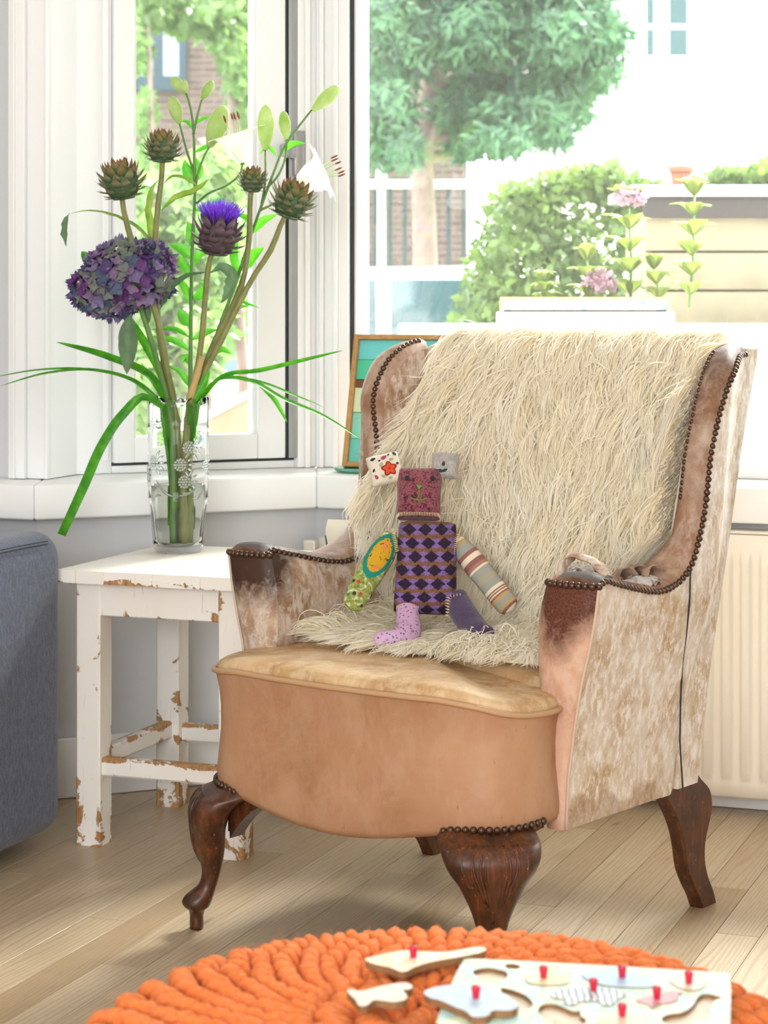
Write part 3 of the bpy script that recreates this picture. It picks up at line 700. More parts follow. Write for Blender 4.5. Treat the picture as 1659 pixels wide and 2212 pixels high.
        def onknee(z, th_):
            ro, ri, hw = np.interp(z, zz[::-1], dz[::-1, 1]), np.interp(z, zz[::-1], dz[::-1, 2]), np.interp(z, zz[::-1], dz[::-1, 3])
            ca = math.copysign(abs(math.cos(th_))**.75, math.cos(th_)); sa = math.copysign(abs(math.sin(th_))**.75, math.sin(th_))
            p = c0+((ro+ri)/2+(ro-ri)/2*ca+.0012)*dr+hw*sa*tg; return CW(p[0], p[1], z)
        for (t0, t1, z1) in ((0, 0, .120), (.12, .16, .150), (-.12, -.16, .150), (.24, .42, .176), (-.24, -.42, .176), (.38, .68, .198), (-.38, -.68, .198), (.05, .05, .135), (-.05, -.05, .135), (.3, .25, .155), (-.3, -.25, .155)):
            P = np.array([onknee(.244-(.244-z1)*w, t0*(1-w)+t1*w+(.10*math.sin(w*PI)*(1 if t0 > 0 else -1) if t0 else 0)) for w in np.linspace(0, 1, 12)])
            put('carved_leaf', *tube(P, np.interp(np.linspace(0, 1, 12), [0, .5, .8, 1], [.0018, .0028, .0040, .0010]), 6), MAT['wood'], lg)
        return lg
    for sgn in (-1, 1):
        lg = cabriole(sgn, ch)
        lo_, hi_ = (.225, .338)
        idx = [i for i in range(no_) if sgn*out[i, 0] > lo_ and out[i, 1] < .09]
        P = np.array([CW(out[i, 0]*1.0, out[i, 1], zb[i]+.009) for i in idx]); dvn = [(out[i]-cen)/np.linalg.norm(out[i]-cen) for i in idx]
        P = P+np.array([dirw(v[0]*.003, v[1]*.003, 0) for v in dvn])
        nails(P, [dirw(v[0], v[1], 0) for v in dvn], ch, .0127, 1.05)
    # ---------------- back sabre legs
    for sgn in (1, -1):
        rings = []
        sec = spline([(z, (b0+b1)/2, b1-b0, .310) for z, b0, b1 in ((.275, .475, .60), (.245, .490, .628), (.212, .520, .668), (.18, .545, .675), (.15, .562, .663), (.12, .572, .650), (.08, .583, .650), (.05, .602, .663), (.02, .625, .682), (0, .636, .690))], 30)
        for z, b, dp, a in sec:
            w = .015; e = .004
            loop = [(a-w+e, b-dp/2), (a+w-e, b-dp/2), (a+w, b-dp/2+e), (a+w, b+dp/2-e), (a+w-e, b+dp/2), (a-w+e, b+dp/2), (a-w, b+dp/2-e), (a-w, b-dp/2+e)]
            rings.append(np.array([CW(sgn*x, y, z) for x, y in (loop if sgn > 0 else loop[::-1])]))
        V, F = loft(rings); lg = put('leg', V, F, MAT['wood'], ch, auto=35); lg['label'] = 'dark sabre-shaped back leg'
    return ch
CHAIR = build_chair()
# ================================================================== painted side table
def bar(P0, P1, w, h, up=(0, 0, 1), nseg=8, ch=.003, jitter=.0):
    """rectangular timber from P0 to P1 with chamfered edges; returns V,F and per-vertex edge weight"""
    P0, P1 = np.array(P0, float), np.array(P1, float); T = P1-P0; L = np.linalg.norm(T); T /= L
    U = np.array(up, float); U = U-T*np.dot(U, T); U /= np.linalg.norm(U); R = np.cross(T, U)
    x, y = w/2, h/2
    loop = [(-x+ch, -y), (0, -y), (x-ch, -y), (x, -y+ch), (x, 0), (x, y-ch), (x-ch, y), (0, y), (-x+ch, y), (-x, y-ch), (-x, 0), (-x, -y+ch)]
    ew = [1, 0, 1]*4; V, E = [], []
    for i in range(nseg+1):
        c = P0+T*L*i/nseg
        for (a, b), e in zip(loop, ew):
            j = random.uniform(-jitter, jitter); V.append(c+R*(a+j)+U*(b+j*.6)); E.append(e)
    n = 12; F = gridf(nseg+1, n, False, True)+[tuple(range(n))[::-1], tuple(range(nseg*n, nseg*n+n))]
    return np.array(V), F, np.array(E, float)
T1, T2 = np.array([HC, -HS, 0]), np.array([HS, HC, 0]); TP0 = np.array([-.583, 4.461, 0])
def TW(a, b, z): return TP0+a*T1+b*T2+np.array([0, 0, z])
def build_table():
    t = thing('side_table', tuple(TW(.13, .21, 0)), 'old square side table in chipped white paint under the flower vase', 'table')
    def pc(name, P0, P1, w, h, up, wf, par=t, nseg=10, ch=.003):
        V, F, E = bar(P0, P1, w, h, up, nseg, ch, .0006); o = put(name, V, F, MAT['paint'], par, auto=20)
        set_attr(o, 'wear', np.clip(wf(V, E), 0, 1)); return o
    lw = .055
    for a in (-lw/2, .321-lw/2):
        for b in (lw/2, .369+lw/2):
            pc('leg', TW(a, b, .0), TW(a, b, .543), lw, lw, T2, lambda V, E: .42*E+.75*sstep(.15-V[:, 2], 0, .15)+.07)
    for b in (.012, .412):
        pc('apron_rail', TW(0, b, .509), TW(.266, b, .509), .018, .07, (0, 0, 1), lambda V, E: .2*E+.5*sstep(.49-V[:, 2], 0, .02), ch=.002)
    for a in (-.043, .309):
        pc('apron_rail', TW(a, .055, .509), TW(a, .369, .509), .018, .07, (0, 0, 1), lambda V, E: .2*E+.5*sstep(.49-V[:, 2], 0, .02), ch=.002)
    for b in (.022, .40):
        pc('stretcher', TW(0, b, .163), TW(.266, b, .163), .026, .038, (0, 0, 1), lambda V, E: .45*E+.7*sstep(V[:, 2], .170, .182)+.1, ch=.004)
    for a in (-.028, .295):
        pc('stretcher', TW(a, .055, .172), TW(a, .369, .172), .026, .038, (0, 0, 1), lambda V, E: .45*E+.6*sstep(V[:, 2], .18, .19)+.1, ch=.004)
    # top made of boards
    w = .4325/4
    for k in range(4):
        a = -.08+w*(k+.5)
        pc('top_board', TW(a, -.037, .557), TW(a, .458, .557), w-.0002, .026, (0, 0, 1), lambda V, E: np.where(V[:, 2] > .568, .0, .8*E+.34), ch=.0012, nseg=12)
    return t
build_table()

# ================================================================== sofa
def rbox(x0, x1, y0, y1, z0, z1, r=.05, seg=6): return bevel(*box(x0, x1, y0, y1, z0, z1), r, seg)
def build_sofa():
    t = thing('sofa', tuple(Hw(-2.9, 3.4, 0)), 'blue-grey wool sofa end at the left edge', 'sofa')
    put('backrest', *HV(rbox(-4.05, -2.163, 3.50, 3.955, .035, .652, .055, 6)), MAT['sofa'], t, auto=60)
    put('seat', *HV(rbox(-4.05, -2.52, 2.75, 3.495, .06, .40, .05, 5)), MAT['sofa'], t, auto=60)
    P = [Hw(-2.1618, q, .628+.004*math.sin((q-3.5)*7)) for q in np.linspace(3.56, 3.87, 24)]
    put('stitched_seam', *tube(P, .0016, 6), MAT['sofa_st'], t)
    P = [Hw(-2.1622, q, .634+.004*math.sin((q-3.5)*7)) for q in np.linspace(3.56, 3.87, 24)]
    put('stitched_seam', *tube(P, .0012, 6), MAT['sofa_st'], t)
    for p, q in ((-3.95, 2.85), (-2.62, 2.85), (-3.95, 3.85), (-2.3, 3.85)):
        put('foot', *HV(bbox_(p-.02, p+.02, q-.02, q+.02, 0, .065, .003)), MAT['subfloor'], t, auto=40)
build_sofa()

# ================================================================== slat picture on the sill
def build_slat_frame():
    w, h, th = .30, .325, .02; tilt = math.atan2(.085, h)
    org = Hw(-1.905, 4.835, SILL1+.0125)
    t = thing('slat_picture', tuple(org), 'wood-framed panel of turquoise and mint painted slats leaning on the sill', 'picture')
    ex = T1; ey = math.cos(tilt)*np.array([0, 0, 1])+math.sin(tilt)*T2; ez = np.cross(ex, ey); ez = -ez  # away from window
    ez = -(math.cos(tilt)*T2-math.sin(tilt)*np.array([0, 0, 1]))
    def B(x0, x1, y0, y1, z0, z1, b=.002):
        V, F = bbox_(x0, x1, y0, y1, z0, z1, b); return org+V[:, :1]*ex+V[:, 1:2]*ey+V[:, 2:]*ez, F
    wd = simple('raw_frame_wood', '#b58a56', .6, var=.18, vscale=60)
    fw = .012
    put('frame_side', *B(0, fw, 0, h, -th, .004), wd, t, auto=40); put('frame_side', *B(w-fw, w, 0, h, -th, .004), wd, t, auto=40)
    put('frame_rail', *B(fw, w-fw, 0, fw, -th, .004), wd, t, auto=40); put('frame_rail', *B(fw, w-fw, h-fw, h, -th, .004), wd, t, auto=40)
    def slatmat(n, c, c2):
        m = NT(n); v = m.coord((6, 6, 60)); f = m.ramp(m.noise(v, 7, 6, .75), [(.6, 0), (.68, .8)])
        m.p(Base_Color=m.mix(f, S(c), S(c2)), Roughness=.6); return m.m
    sl = [('#6fc9bd', .0, .058), ('#8ed8c4', .058, .122), ('#d9e6bf', .122, .183), ('#7b5238', .183, .203), ('#4fc6a0', .203, .252), ('#6fd0d0', .252, .301)]
    for i, (c, y0, y1) in enumerate(sl):
        put('slat', *B(fw+.0005, w-fw-.0005, fw+y0+.0006, fw+y1-.0006, -.016, -.006-.002*(i % 2), .001), slatmat('painted_slat_%d' % i, c, '#8a6a50'), t, auto=40)
    put('backing', *B(fw, w-fw, fw, h-fw, -.0195, -.0165, .0005), wd, t, auto=40)
    gl = NT('sea_green_glass').p(Base_Color=S('#7fc4ae'), Roughness=.05, Transmission_Weight=.6, IOR=1.45).m
    o = put('glass_coaster', *lathe([(.045, 0), (.058, .002), (.064, .008), (.062, .0115), (.05, .009), (.01, .008)], 40, tuple(Hw(-1.86, 4.84, SILL1+.0005))), gl)
    tag(o, 'sea-green glass coaster under the slat panel on the sill', 'coaster')
build_slat_frame()
# ================================================================== sheepskin
FP = spline([(.800, .95), (.790, 1.0), (.770, 1.030), (.735, 1.038), (.695, 1.020), (.660, .965), (.620, .88), (.575, .74), (.530, .61), (.505, .545), (.470, .509), (.38, .503), (.28, .503), (.185, .500)], 240)
FD = np.concatenate([[0], np.cumsum(np.linalg.norm(np.diff(FP, axis=0), axis=1))]); FL = FD[-1]
FT = np.gradient(FP, FD, axis=0); FT /= np.linalg.norm(FT, axis=1)[:, None]
def u_of_z(z):  # arc position on the front face for a height
    k = np.argmin(np.abs(FP[60:150, 1]-z))+60; return FD[k]
UB = u_of_z(.56)
_uu = [0, u_of_z(1.0), u_of_z(.9), u_of_z(.78), u_of_z(.68), u_of_z(.6), UB+.08, UB+.18, FL]
_al = [-.29, -.30, -.33, -.43, -.42, -.37, -.28, -.26, -.22]
_ar = [.31, .43, .45, .47, .47, .40, .275, .268, .262]
def hide_pt(u, a):
    """hide surface point (chair frame) and normal for arc position u and lateral a (both may run past the ends)"""
    u = np.asarray(u, float); a = np.asarray(a, float)
    uc = np.clip(u, 0, FL); b = np.interp(uc, FD, FP[:, 0]); z = np.interp(uc, FD, FP[:, 1])
    tb = np.interp(uc, FD, FT[:, 0]); tz = np.interp(uc, FD, FT[:, 1])
    b = b+tb*(u-uc); z = z+tz*(u-uc)
    nb, nz = -tz*-1, tb*-1      # normal pointing to sitter / up
    nb, nz = tz, -tb
    on = sstep(u, .0, .1)*(1-sstep(u, UB-.02, UB+.1))
    ex = np.maximum(0, np.abs(a)-.295); sg = np.sign(a); fw = np.where(ex > .06, ex-.03, ex*ex/.12)
    b = b-fw*on*.95; a = np.where(ex > 0, sg*(.295+np.where(on > .05, .058*(1-np.exp(-ex/.058)), ex)), a)
    z = z-.012*sstep(np.abs(a), .30, .42)*(1-sstep(u, .12, .2))
    wv_ = sstep(ex, .0, .10)*on; na = -sg*1.6*wv_; nb = nb*(1-.55*wv_)
    L = np.sqrt(na**2+nb**2+nz**2)
    return np.stack([a, b, z], -1), np.stack([na, nb, nz], -1)/L[..., None]
def build_sheepskin():
    t = thing('sheepskin', tuple(CW(0, .4, .53)), 'shaggy cream sheepskin draped over the back and seat of the armchair', 'sheepskin')
    nu, nv = 90, 34; uu = np.linspace(.05, FL, nu); V = []
    for u in uu:
        al, ar = np.interp(u, _uu, _al), np.interp(u, _uu, _ar); ar -= .085*sstep(ar, .36, .42)
        e = .012*math.sin(u*23)+.006*math.sin(u*57)
        p, n = hide_pt(np.full(nv, u)+.02*np.sin(np.linspace(0, 9, nv))*(u > FL-.1), np.linspace(al-e, ar+e*.4, nv)); V.append(p+n*.004)
    V = np.array(V).reshape(-1, 3); h = put('hide', CW(*V.T), gridf(nu, nv), MAT['hide'], t)
    m = h.modifiers.new('thickness', 'SOLIDIFY'); m.thickness = .004
    # ---- fur strands
    g = np.random.default_rng(21); NC = 1550; per = 28; N = NC*per; K = 9
    cu = g.uniform(.04, FL, NC); al = np.interp(cu, _uu, _al); ar = np.interp(cu, _uu, _ar); cv = g.uniform(0, 1, NC); ca = al+(ar-al)*cv
    # extra clumps along the borders
    seat = sstep(cu, UB-.03, UB+.05); edge_l = sstep(.18-cv, 0, .18); edge_r = sstep(cv-.84, 0, .16)
    ang = g.normal(0, .17, NC)-edge_l*(.55+.5*seat)+edge_r*(.15+.3*seat)+.16*np.sin(ca*17+cu*6)
    ang += -.75*sstep(cu, .1, .2)*edge_l*g.random(NC)*.6
    Lc = g.uniform(.080, .145, NC)*np.where(seat > .5, .72, 1.0)
    lift = g.uniform(.016, .034, NC)*np.where(seat > .5, .75, 1.0); lift *= np.where(cu < .2, .7, 1)
    lift *= 1-.6*((ca > -.22) & (ca < .06) & (cu > UB-.06))
    wav = g.uniform(.002, .008, NC); wf = g.uniform(1.2, 2.6, NC); ph = g.uniform(0, 2*PI, NC); tone = g.random(NC)
    I = np.repeat(np.arange(NC), per)
    ru = cu[I]+g.normal(0, .010, N); ra = ca[I]+g.normal(0, .0095, N)
    spread = g.uniform(.25, .55, N); L = Lc[I]*g.uniform(.75, 1.15, N); an = ang[I]+g.normal(0, .07, N); li = lift[I]*g.uniform(.55, 1.35, N)
    stray = g.random(N) < .06; an = an+stray*g.normal(0, .5, N); li = li*(1+stray*.6)
    P = np.zeros((N, K, 3)); NN = np.zeros((N, K, 3))
    for k in range(K):
        w = k/(K-1)
        s = 1-(1-spread)*w**1.2                                    # clump: offsets shrink towards the tip
        u = cu[I]+(ru-cu[I])*s+np.cos(an)*L*w; a = ca[I]+(ra-ca[I])*s+np.sin(an)*L*w
        a = a+wav[I]*np.sin(w*wf[I]*2*PI+ph[I])*w; u = u+.5*wav[I]*np.cos(w*wf[I]*2*PI+ph[I])*w
        p, n = hide_pt(u, a); hgt = .004+li*np.sin(PI*np.minimum(1, w*.9+.02))**.8*(1-.25*w)
        P[:, k] = p+n*hgt[:, None]; NN[:, k] = n
        # fall over the front edge of the seat stays on the seat surface
        P[:, k, 2] = np.where(u > UB+.05, np.maximum(P[:, k, 2], .500), P[:, k, 2])
    # keep clear of the arms
    lim_r = np.interp(P[..., 2], [.45, .6, .66, .72, 1.05], [.283, .285, .305, .352, .366]); lim_l = np.interp(P[..., 2], [.45, .6, .66, .72, 1.05], [-.283, -.285, -.30, -.345, -.36])
    front = P[..., 1] > .15
    P[..., 0] = np.where(front & (P[..., 2] < 1.03), np.clip(P[..., 0], lim_l, lim_r), P[..., 0])
    T = np.gradient(P, axis=1); T /= np.linalg.norm(T, axis=2)[..., None]+1e-9
    side = np.cross(T, NN); side /= np.linalg.norm(side, axis=2)[..., None]+1e-9
    tw = g.normal(0, .6, N)[:, None, None]; up2 = np.cross(side, T); side = side*np.cos(tw)+up2*np.sin(tw)
    wd = np.interp(np.linspace(0, 1, K), [0, .3, .75, 1], [.0010, .0011, .0008, .00015])[None, :, None]*g.uniform(.7, 1.25, N)[:, None, None]
    A, B = P-side*wd, P+side*wd
    VV = np.stack([A, B], 2).reshape(-1, 3); VW = CW(*VV.T)
    base = (np.arange(N)*K*2)[:, None]; kk = np.arange(K-1)[None, :]*2
    F = np.stack([base+kk, base+kk+1, base+kk+3, base+kk+2], -1).reshape(-1, 4)
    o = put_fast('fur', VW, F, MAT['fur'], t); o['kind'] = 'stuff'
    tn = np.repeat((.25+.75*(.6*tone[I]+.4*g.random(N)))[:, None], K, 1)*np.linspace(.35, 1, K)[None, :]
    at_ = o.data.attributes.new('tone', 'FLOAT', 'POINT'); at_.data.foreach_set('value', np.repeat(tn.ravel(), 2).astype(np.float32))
build_sheepskin()
# ================================================================== patchwork bear doll
def dollP(x, y, off=0.0):
    D = 3.995+(1325-y)*.00046+off; return at(x, y, D)
def pillow(c, ex, ey, hx, hy, T, taper=0.0, n=15, pinch=.05, p=4.0):
    """stuffed cushion; returns V,F and a function placing (s,t) on its front"""
    ex, ey = np.array(ex, float), np.array(ey, float); ez = np.cross(ex, ey)
    if ez[1] > 0: ez = -ez
    def pt(s, t, sgn=1, lift=0.0):
        x = hx*s*(1+taper*t)*(1-pinch*(1-abs(t)**2)*abs(s)**3); y = hy*t*(1-pinch*(1-abs(s)**2)*abs(t)**3)
        rr = 1-.05*(abs(s)*abs(t))**4
        h = T*(max(0, 1-abs(s)**p)*max(0, 1-abs(t)**p))**.5
        return c+ex*x*rr+ey*y*rr+ez*sgn*(h+lift)
    g = np.sin(np.linspace(-PI/2, PI/2, n)); V = [pt(s, t, 1) for t in g for s in g]+[pt(s, t, -1) for t in g for s in g]
    F = gridf(n, n)+[f[::-1] for f in gridf(n, n, off=n*n)]
    return np.array(V), F, pt
def weld(V, F, d=1e-5):
    bm = bmesh.new(); vs_ = [bm.verts.new(v) for v in V]
    for f in F:
        try: bm.faces.new([vs_[i] for i in f])
        except ValueError: pass
    bmesh.ops.remove_doubles(bm, verts=bm.verts, dist=d); bmesh.ops.recalc_face_normals(bm, faces=bm.faces); bm.verts.index_update()
    V2 = np.array([v.co[:] for v in bm.verts]); F2 = [tuple(v.index for v in f.verts) for f in bm.faces]; bm.free(); return V2, F2
def stitches(pts, nrm, k, length, r=.0007):
    """row of short overcast stitches along a path"""
    pts = np.asarray(pts, float); d = np.concatenate([[0], np.cumsum(np.linalg.norm(np.diff(pts, axis=0), axis=1))]); s = np.linspace(0, d[-1], k); Q = np.stack([np.interp(s, d, pts[:, i]) for i in range(3)], 1)
    T = np.gradient(Q, axis=0); parts = []
    for q, t in zip(Q, T):
        t = t/np.linalg.norm(t); x = np.cross(nrm, t); x /= np.linalg.norm(x)
        a = q-x*length/2; b = q+x*length/2; m = q+np.array(nrm)*.0014
        parts.append(tube(np.array([a, (a+m)/2+np.array(nrm)*.0004, m, (b+m)/2+np.array(nrm)*.0004, b]), [r*.7, r, r*1.15, r, r*.7], 5))
    return merge(*parts)
def m_harlequin():
    t = NT('purple_harlequin_tweed'); c = t.n('SeparateXYZ', {0: t.coord()}); x, z = c.outputs[0], c.outputs[2]
    nz = t.noise(t.coord(), 260, 3, .8)
    row = t.math('MULTIPLY', z, 1/.0235); sh = t.math('MULTIPLY', t.math('FLOOR', row), .18)
    nw = t.math('MULTIPLY', t.math('SUBTRACT', t.noise(t.coord(), 500, 2, .6), .5), .5)
    u = t.math('ABSOLUTE', t.math('MULTIPLY_ADD', t.math('FRACT', t.math('ADD', t.math('MULTIPLY', x, 1/.0300), sh)), 2.0, -1.0))
    w = t.math('ABSOLUTE', t.math('MULTIPLY_ADD', t.math('FRACT', row), 2.0, -1.0))
    hexd = t.math('ADD', t.math('ADD', t.math('MULTIPLY', u, .75), t.math('MULTIPLY', w, .75)), nw)
    dark = t.ramp(hexd, [(.66, 1), (.72, 0)])
    br = t.ramp(t.math('ADD', t.math('SUBTRACT', w, t.math('MULTIPLY', u, .42)), nw), [(.34, 0), (.42, 1)])
    col = t.mix(br, S('#7f63a0'), S('#7a5238')); col = t.mix(dark, col, S('#241230'))
    col = t.mix(t.ramp(nz, [(.3, .75), (.5, 0)]), col, S('#1f1026')); col = t.mix(t.ramp(nz, [(.6, 0), (.8, .45)]), col, S('#9a7ab0'))
    t.p(Base_Color=col, Roughness=.95); t.bump(nz, .8, .002); return t.m
def m_stripes():
    t = NT('striped_ribbon_cotton'); s = t.attr('along'); A, B, Cc, Dd = S('#9a9a90'), S('#e0d2b8'), S('#8e5f58'), S('#b59a6a')
    seq = [(0, B), (.04, Dd), (.09, A), (.2, Cc), (.25, B), (.31, Cc), (.37, S('#a8756a')), (.41, B), (.43, A), (.52, S('#a59c86')), (.6, A), (.68, B), (.72, Cc), (.735, B), (.75, Cc), (.765, B), (.78, Cc), (.8, Dd), (.84, A), (.9, Dd), (.94, Cc), (.965, B)]
    c = t.ramp(s, seq, 'CONSTANT'); t.p(Base_Color=c, Roughness=.9)
    t.bump(t.noise(t.coord((1, 1, 1)), 500, 2), .5, .001); return t.m
def m_floral_arm():
    t = NT('floral_tapestry'); s, w = t.attr('along'), t.attr('across'); v = t.coord()
    n = t.noise(v, 75, 4, .7, 1.0, 'Color'); nf = t.noise(v, 75, 4, .7, 1.0)
    c = t.ramp(nf, [(.35, S('#5d6b2a')), (.47, S('#8c9440')), (.55, S('#9aa66a')), (.64, S('#d9d6bd'))])
    vo = t.n('TexVoronoi', {'Vector': v, 'Scale': 62.0}); red = t.ramp(vo.outputs['Distance'], [(.2, 1), (.28, 0)])
    c = t.mix(red, c, t.ramp(t.n('SeparateColor', {0: vo.outputs['Color']}).outputs[0], [(.3, S('#b4412f')), (.5, S('#3c2c17')), (.7, S('#2f7d62'))], 'CONSTANT'))
    ds = t.math('MULTIPLY', t.math('SUBTRACT', s, .31), 1/.27); dw = t.math('MULTIPLY', t.math('SUBTRACT', w, .1), 1/.85)
    e = t.math('ADD', t.math('MULTIPLY', ds, ds), t.math('MULTIPLY', dw, dw)); e = t.math('ADD', e, t.math('MULTIPLY', nf, .25))
    oval = t.ramp(e, [(.80, 1), (.84, 0)]); rim = t.ramp(e, [(1.25, 1), (1.3, 0)]) if False else t.ramp(t.math('MULTIPLY', e, .5), [(.66, 1), (.69, 0)])
    c = t.mix(rim, c, S('#15806f')); y = t.mix(t.ramp(t.noise(v, 150, 3, .6), [(.58, 0), (.62, 1)]), S('#c79a1c'), S('#4a3413'))
    y = t.mix(t.ramp(vo.outputs['Distance'], [(.26, .9), (.33, 0)]), y, S('#e07a55')); c = t.mix(oval, c, y)
    t.p(Base_Color=c, Roughness=.9); t.bump(t.noise(v, 420, 2), .5, .001); return t.m
def build_doll():
    base = dollP(905, 1330)
    t = thing('patchwork_bear', tuple(base), 'patchwork cloth bear with purple body and mismatched ears sitting on sheepskin', 'soft toy')
    right = np.array([1., 0, 0]); up = dollP(905, 1100)-dollP(905, 1300); up /= np.linalg.norm(up)
    R_, U_ = right, up
    def tilt(d):
        a = math.radians(d); return R_*math.cos(a)+U_*math.sin(a), -R_*math.sin(a)+U_*math.cos(a)
    px = 4.1/FPX
    cream = simple('cream_thread', '#dcc7a2', .8)
    # body
    ex, ey = tilt(-2); c = dollP(921, 1226)
    V, F, bp = pillow(c, ex, ey, 66*px, 106*px, .036, -.04, 21, .03, 5)
    put('body', *weld(V, F), m_harlequin(), t)
    # head
    ex, ey = tilt(-1); c = dollP(905, 1068, -.004)
    V, F, hp = pillow(c, ex, ey, 51*px, 61*px, .032, .04, 21, .08, 5)
    hm = m_wool2('burgundy_boucle', ['#2e0d1a', '#65263a', '#96555c', '#4a1729'], 130, 1.0)
    hd = put('head', *weld(V, F), hm, t)
    nv = len(hd.data.vertices); co = np.empty(nv*3, np.float32); hd.data.vertices.foreach_get('co', co)
    nrm = -np.cross(ex, ey); nrm = nrm if nrm[1] < 0 else -nrm
    # neck stitches
    put('neck_stitching', *stitches([hp(s, -.94+.02*s*s, 1, .002) for s in np.linspace(-1, 1, 24)], nrm, 34, .010), cream, hd)
    # face
    green = simple('green_thread', '#4f9a26', .7); dk = simple('navy_thread', '#141c2c', .7)
    tri = [hp(-.12, .06, 1, .0012), hp(.14, .06, 1, .0012), hp(.0, -.09, 1, .0012)]
    tv = np.array(tri+[p+np.array(nrm)*.001 for p in tri]); put('nose', tv, [(0, 2, 1), (3, 4, 5), (0, 1, 4, 3), (1, 2, 5, 4), (2, 0, 3, 5)], green, hd, smooth=False)
    put('mouth', *merge(tube([hp(.0, v, 1, .0012) for v in np.linspace(-.07, -.42, 8)], .0008, 6), tube([hp(s, -.50+.16*s*s*8*.5-.02*s, 1, .0012) for s in np.linspace(-.36, .34, 14)], .0011, 6)), green, hd)
    for s in (-.52, .56):
        e = [hp(s+.10*math.cos(a), .34+.10*math.sin(a), 1, .0016) for a in np.linspace(0, 2*PI, 10, endpoint=False)]
        V = np.array(e+[p+np.array(nrm)*.0012 for p in e]); put('eye', V, [tuple(range(10)), tuple(range(19, 9, -1))]+[(i, (i+1) % 10, 10+(i+1) % 10, 10+i) for i in range(10)], dk, hd, smooth=False)
    # ears
    def ear(cx_, cy_, h, deg, mat, name, lab):
        ex, ey = tilt(deg); c = dollP(cx_, cy_, -.012); V, F, ep = pillow(c, ex, ey, h*px, h*px, .015, 0, 13, .06, 4)
        o = put(name, *weld(V, F), mat, t); o['label'] = lab; return o, ep, -np.cross(ex, ey)
    def blob(ep, par, name, s0, t0, rs, rt, ang, mat, pts=14, lobes=0, n_=None):
        ca, sa = math.cos(ang), math.sin(ang); rim = []
        for a in np.linspace(0, 2*PI, pts, endpoint=False):
            k = 1+.0*lobes; x, y = rs*math.cos(a)*k, rt*math.sin(a)*(1-.25*math.cos(a))*k
            rim.append(ep(s0+x*ca-y*sa, t0+x*sa+y*ca, 1, .0006))
        cpt = ep(s0, t0, 1, .0010); V = np.array(rim+[cpt]); put(name, V, [(i, (i+1) % pts, pts) for i in range(pts)], mat, par)
    linen = m_fabric('cream_linen', '#cfc4b2', '#e2d9c9', 500, .3); felt = m_fabric('grey_wool_felt', '#8f8985', '#b3ada8', 300, .4)
    red, dred, grn, nav, mag = [simple(n, c, .9) for n, c in (('orange_red_print', '#cf4a22'), ('dark_red_print', '#8c2424'), ('sage_print', '#9aa57a'), ('navy_print', '#23363f'), ('magenta_print', '#a3435f'))]
    e1, ep, n1 = ear(832, 1014, 37, 14, linen, 'ear', 'cream floral print ear')
    for k in range(5):
        a = .3+k*2*PI/5; blob(ep, e1, 'printed_petal', .2+.24*math.cos(a), -.22+.24*math.sin(a), .26, .20, a, dred)
        blob2 = [ep(.2+.22*math.cos(a)+(.17*math.cos(b)*math.cos(a)-.12*math.sin(b)*math.sin(a)), -.22+.22*math.sin(a)+(.17*math.cos(b)*math.sin(a)+.12*math.sin(b)*math.cos(a)), 1, .0012) for b in np.linspace(0, 2*PI, 10, endpoint=False)]
        put('printed_petal', np.array(blob2), [tuple(range(10))], red, e1, smooth=False)
    for s0, t0, m_, r_, a in ((.05, .58, mag, .2, .6), (-.6, .62, nav, .17, .2), (.72, .75, nav, .18, 2), (-.72, -.1, nav, .12, 1), (.78, .05, nav, .12, .5), (-.66, -.55, mag, .16, 2), (-.2, .15, grn, .16, .8), (-.25, -.6, grn, .15, 2.4), (.45, .35, grn, .15, .2), (.35, .72, nav, .1, 1.1), (-.25, .42, nav, .09, .4), (.15, -.78, grn, .12, 0)):
        blob(ep, e1, 'printed_leaf', s0, t0, r_, r_*.6, a, m_)
    put('ear_stitching', *stitches([ep(.99, s, 1, .001) for s in np.linspace(-1, .1, 12)]+[ep(s, -.99, 1, .001) for s in np.linspace(.9, .3, 6)], n1, 18, .006), cream, e1)
    e2, ep, n2 = ear(961, 1006, 31, -4, felt, 'ear', 'grey felt ear')
    for s0, t0, r_, a, m_ in ((-.3, -.65, .2, 2.8, nav), (.02, -.6, .2, .5, nav), (-.1, -.1, .2, 1.5, nav), (-.08, -.02, .12, 1.2, mag)): blob(ep, e2, 'printed_leaf', s0, t0, r_, r_*.55, a, m_)
    put('ear_stitching', *stitches([ep(-.99, s, 1, .001) for s in np.linspace(.1, -1, 12)]+[ep(s, -.99, 1, .001) for s in np.linspace(-.9, -.1, 8)], n2, 20, .006), cream, e2)
    # arms
    def limb(name, pts, rad, mat, flat=.62, lab=None, n=16):
        P = spline(np.array(pts), 28); kk = np.linspace(0, 1, 28); r = np.interp(kk, np.linspace(0, 1, len(rad)), rad); r = r*np.sqrt(np.maximum(.01, 1-np.clip((kk-.9)/.1, 0, 1)**2.5))
        T, N, B = frames(P); A = np.linspace(0, 2*PI, n, endpoint=False); rings = []; al, ac = [], []
        for i in range(28):
            s = np.cross(T[i], [0, -1, 0]); s /= np.linalg.norm(s); f = np.cross(s, T[i])
            rings.append(P[i]+r[i]*(np.cos(A)[:, None]*s+flat*np.sin(A)[:, None]*f)); al += [i/27]*n; ac += list(np.cos(A))
        V, F = loft(rings); o = put(name, V, F, mat, t); set_attr(o, 'along', al); set_attr(o, 'across', ac)
        if lab: o['label'] = lab
        return o, P, r
    w = px
    limb('arm', [dollP(846, 1158), dollP(820, 1205, -.008), dollP(785, 1262, -.012), dollP(762, 1308, -.014), dollP(757, 1318, -.014)], [20*w, 26*w, 29*w, 29*w, 29*w, 28*w, 27*w, 25*w, 22*w], m_floral_arm(), lab='green and yellow floral arm')
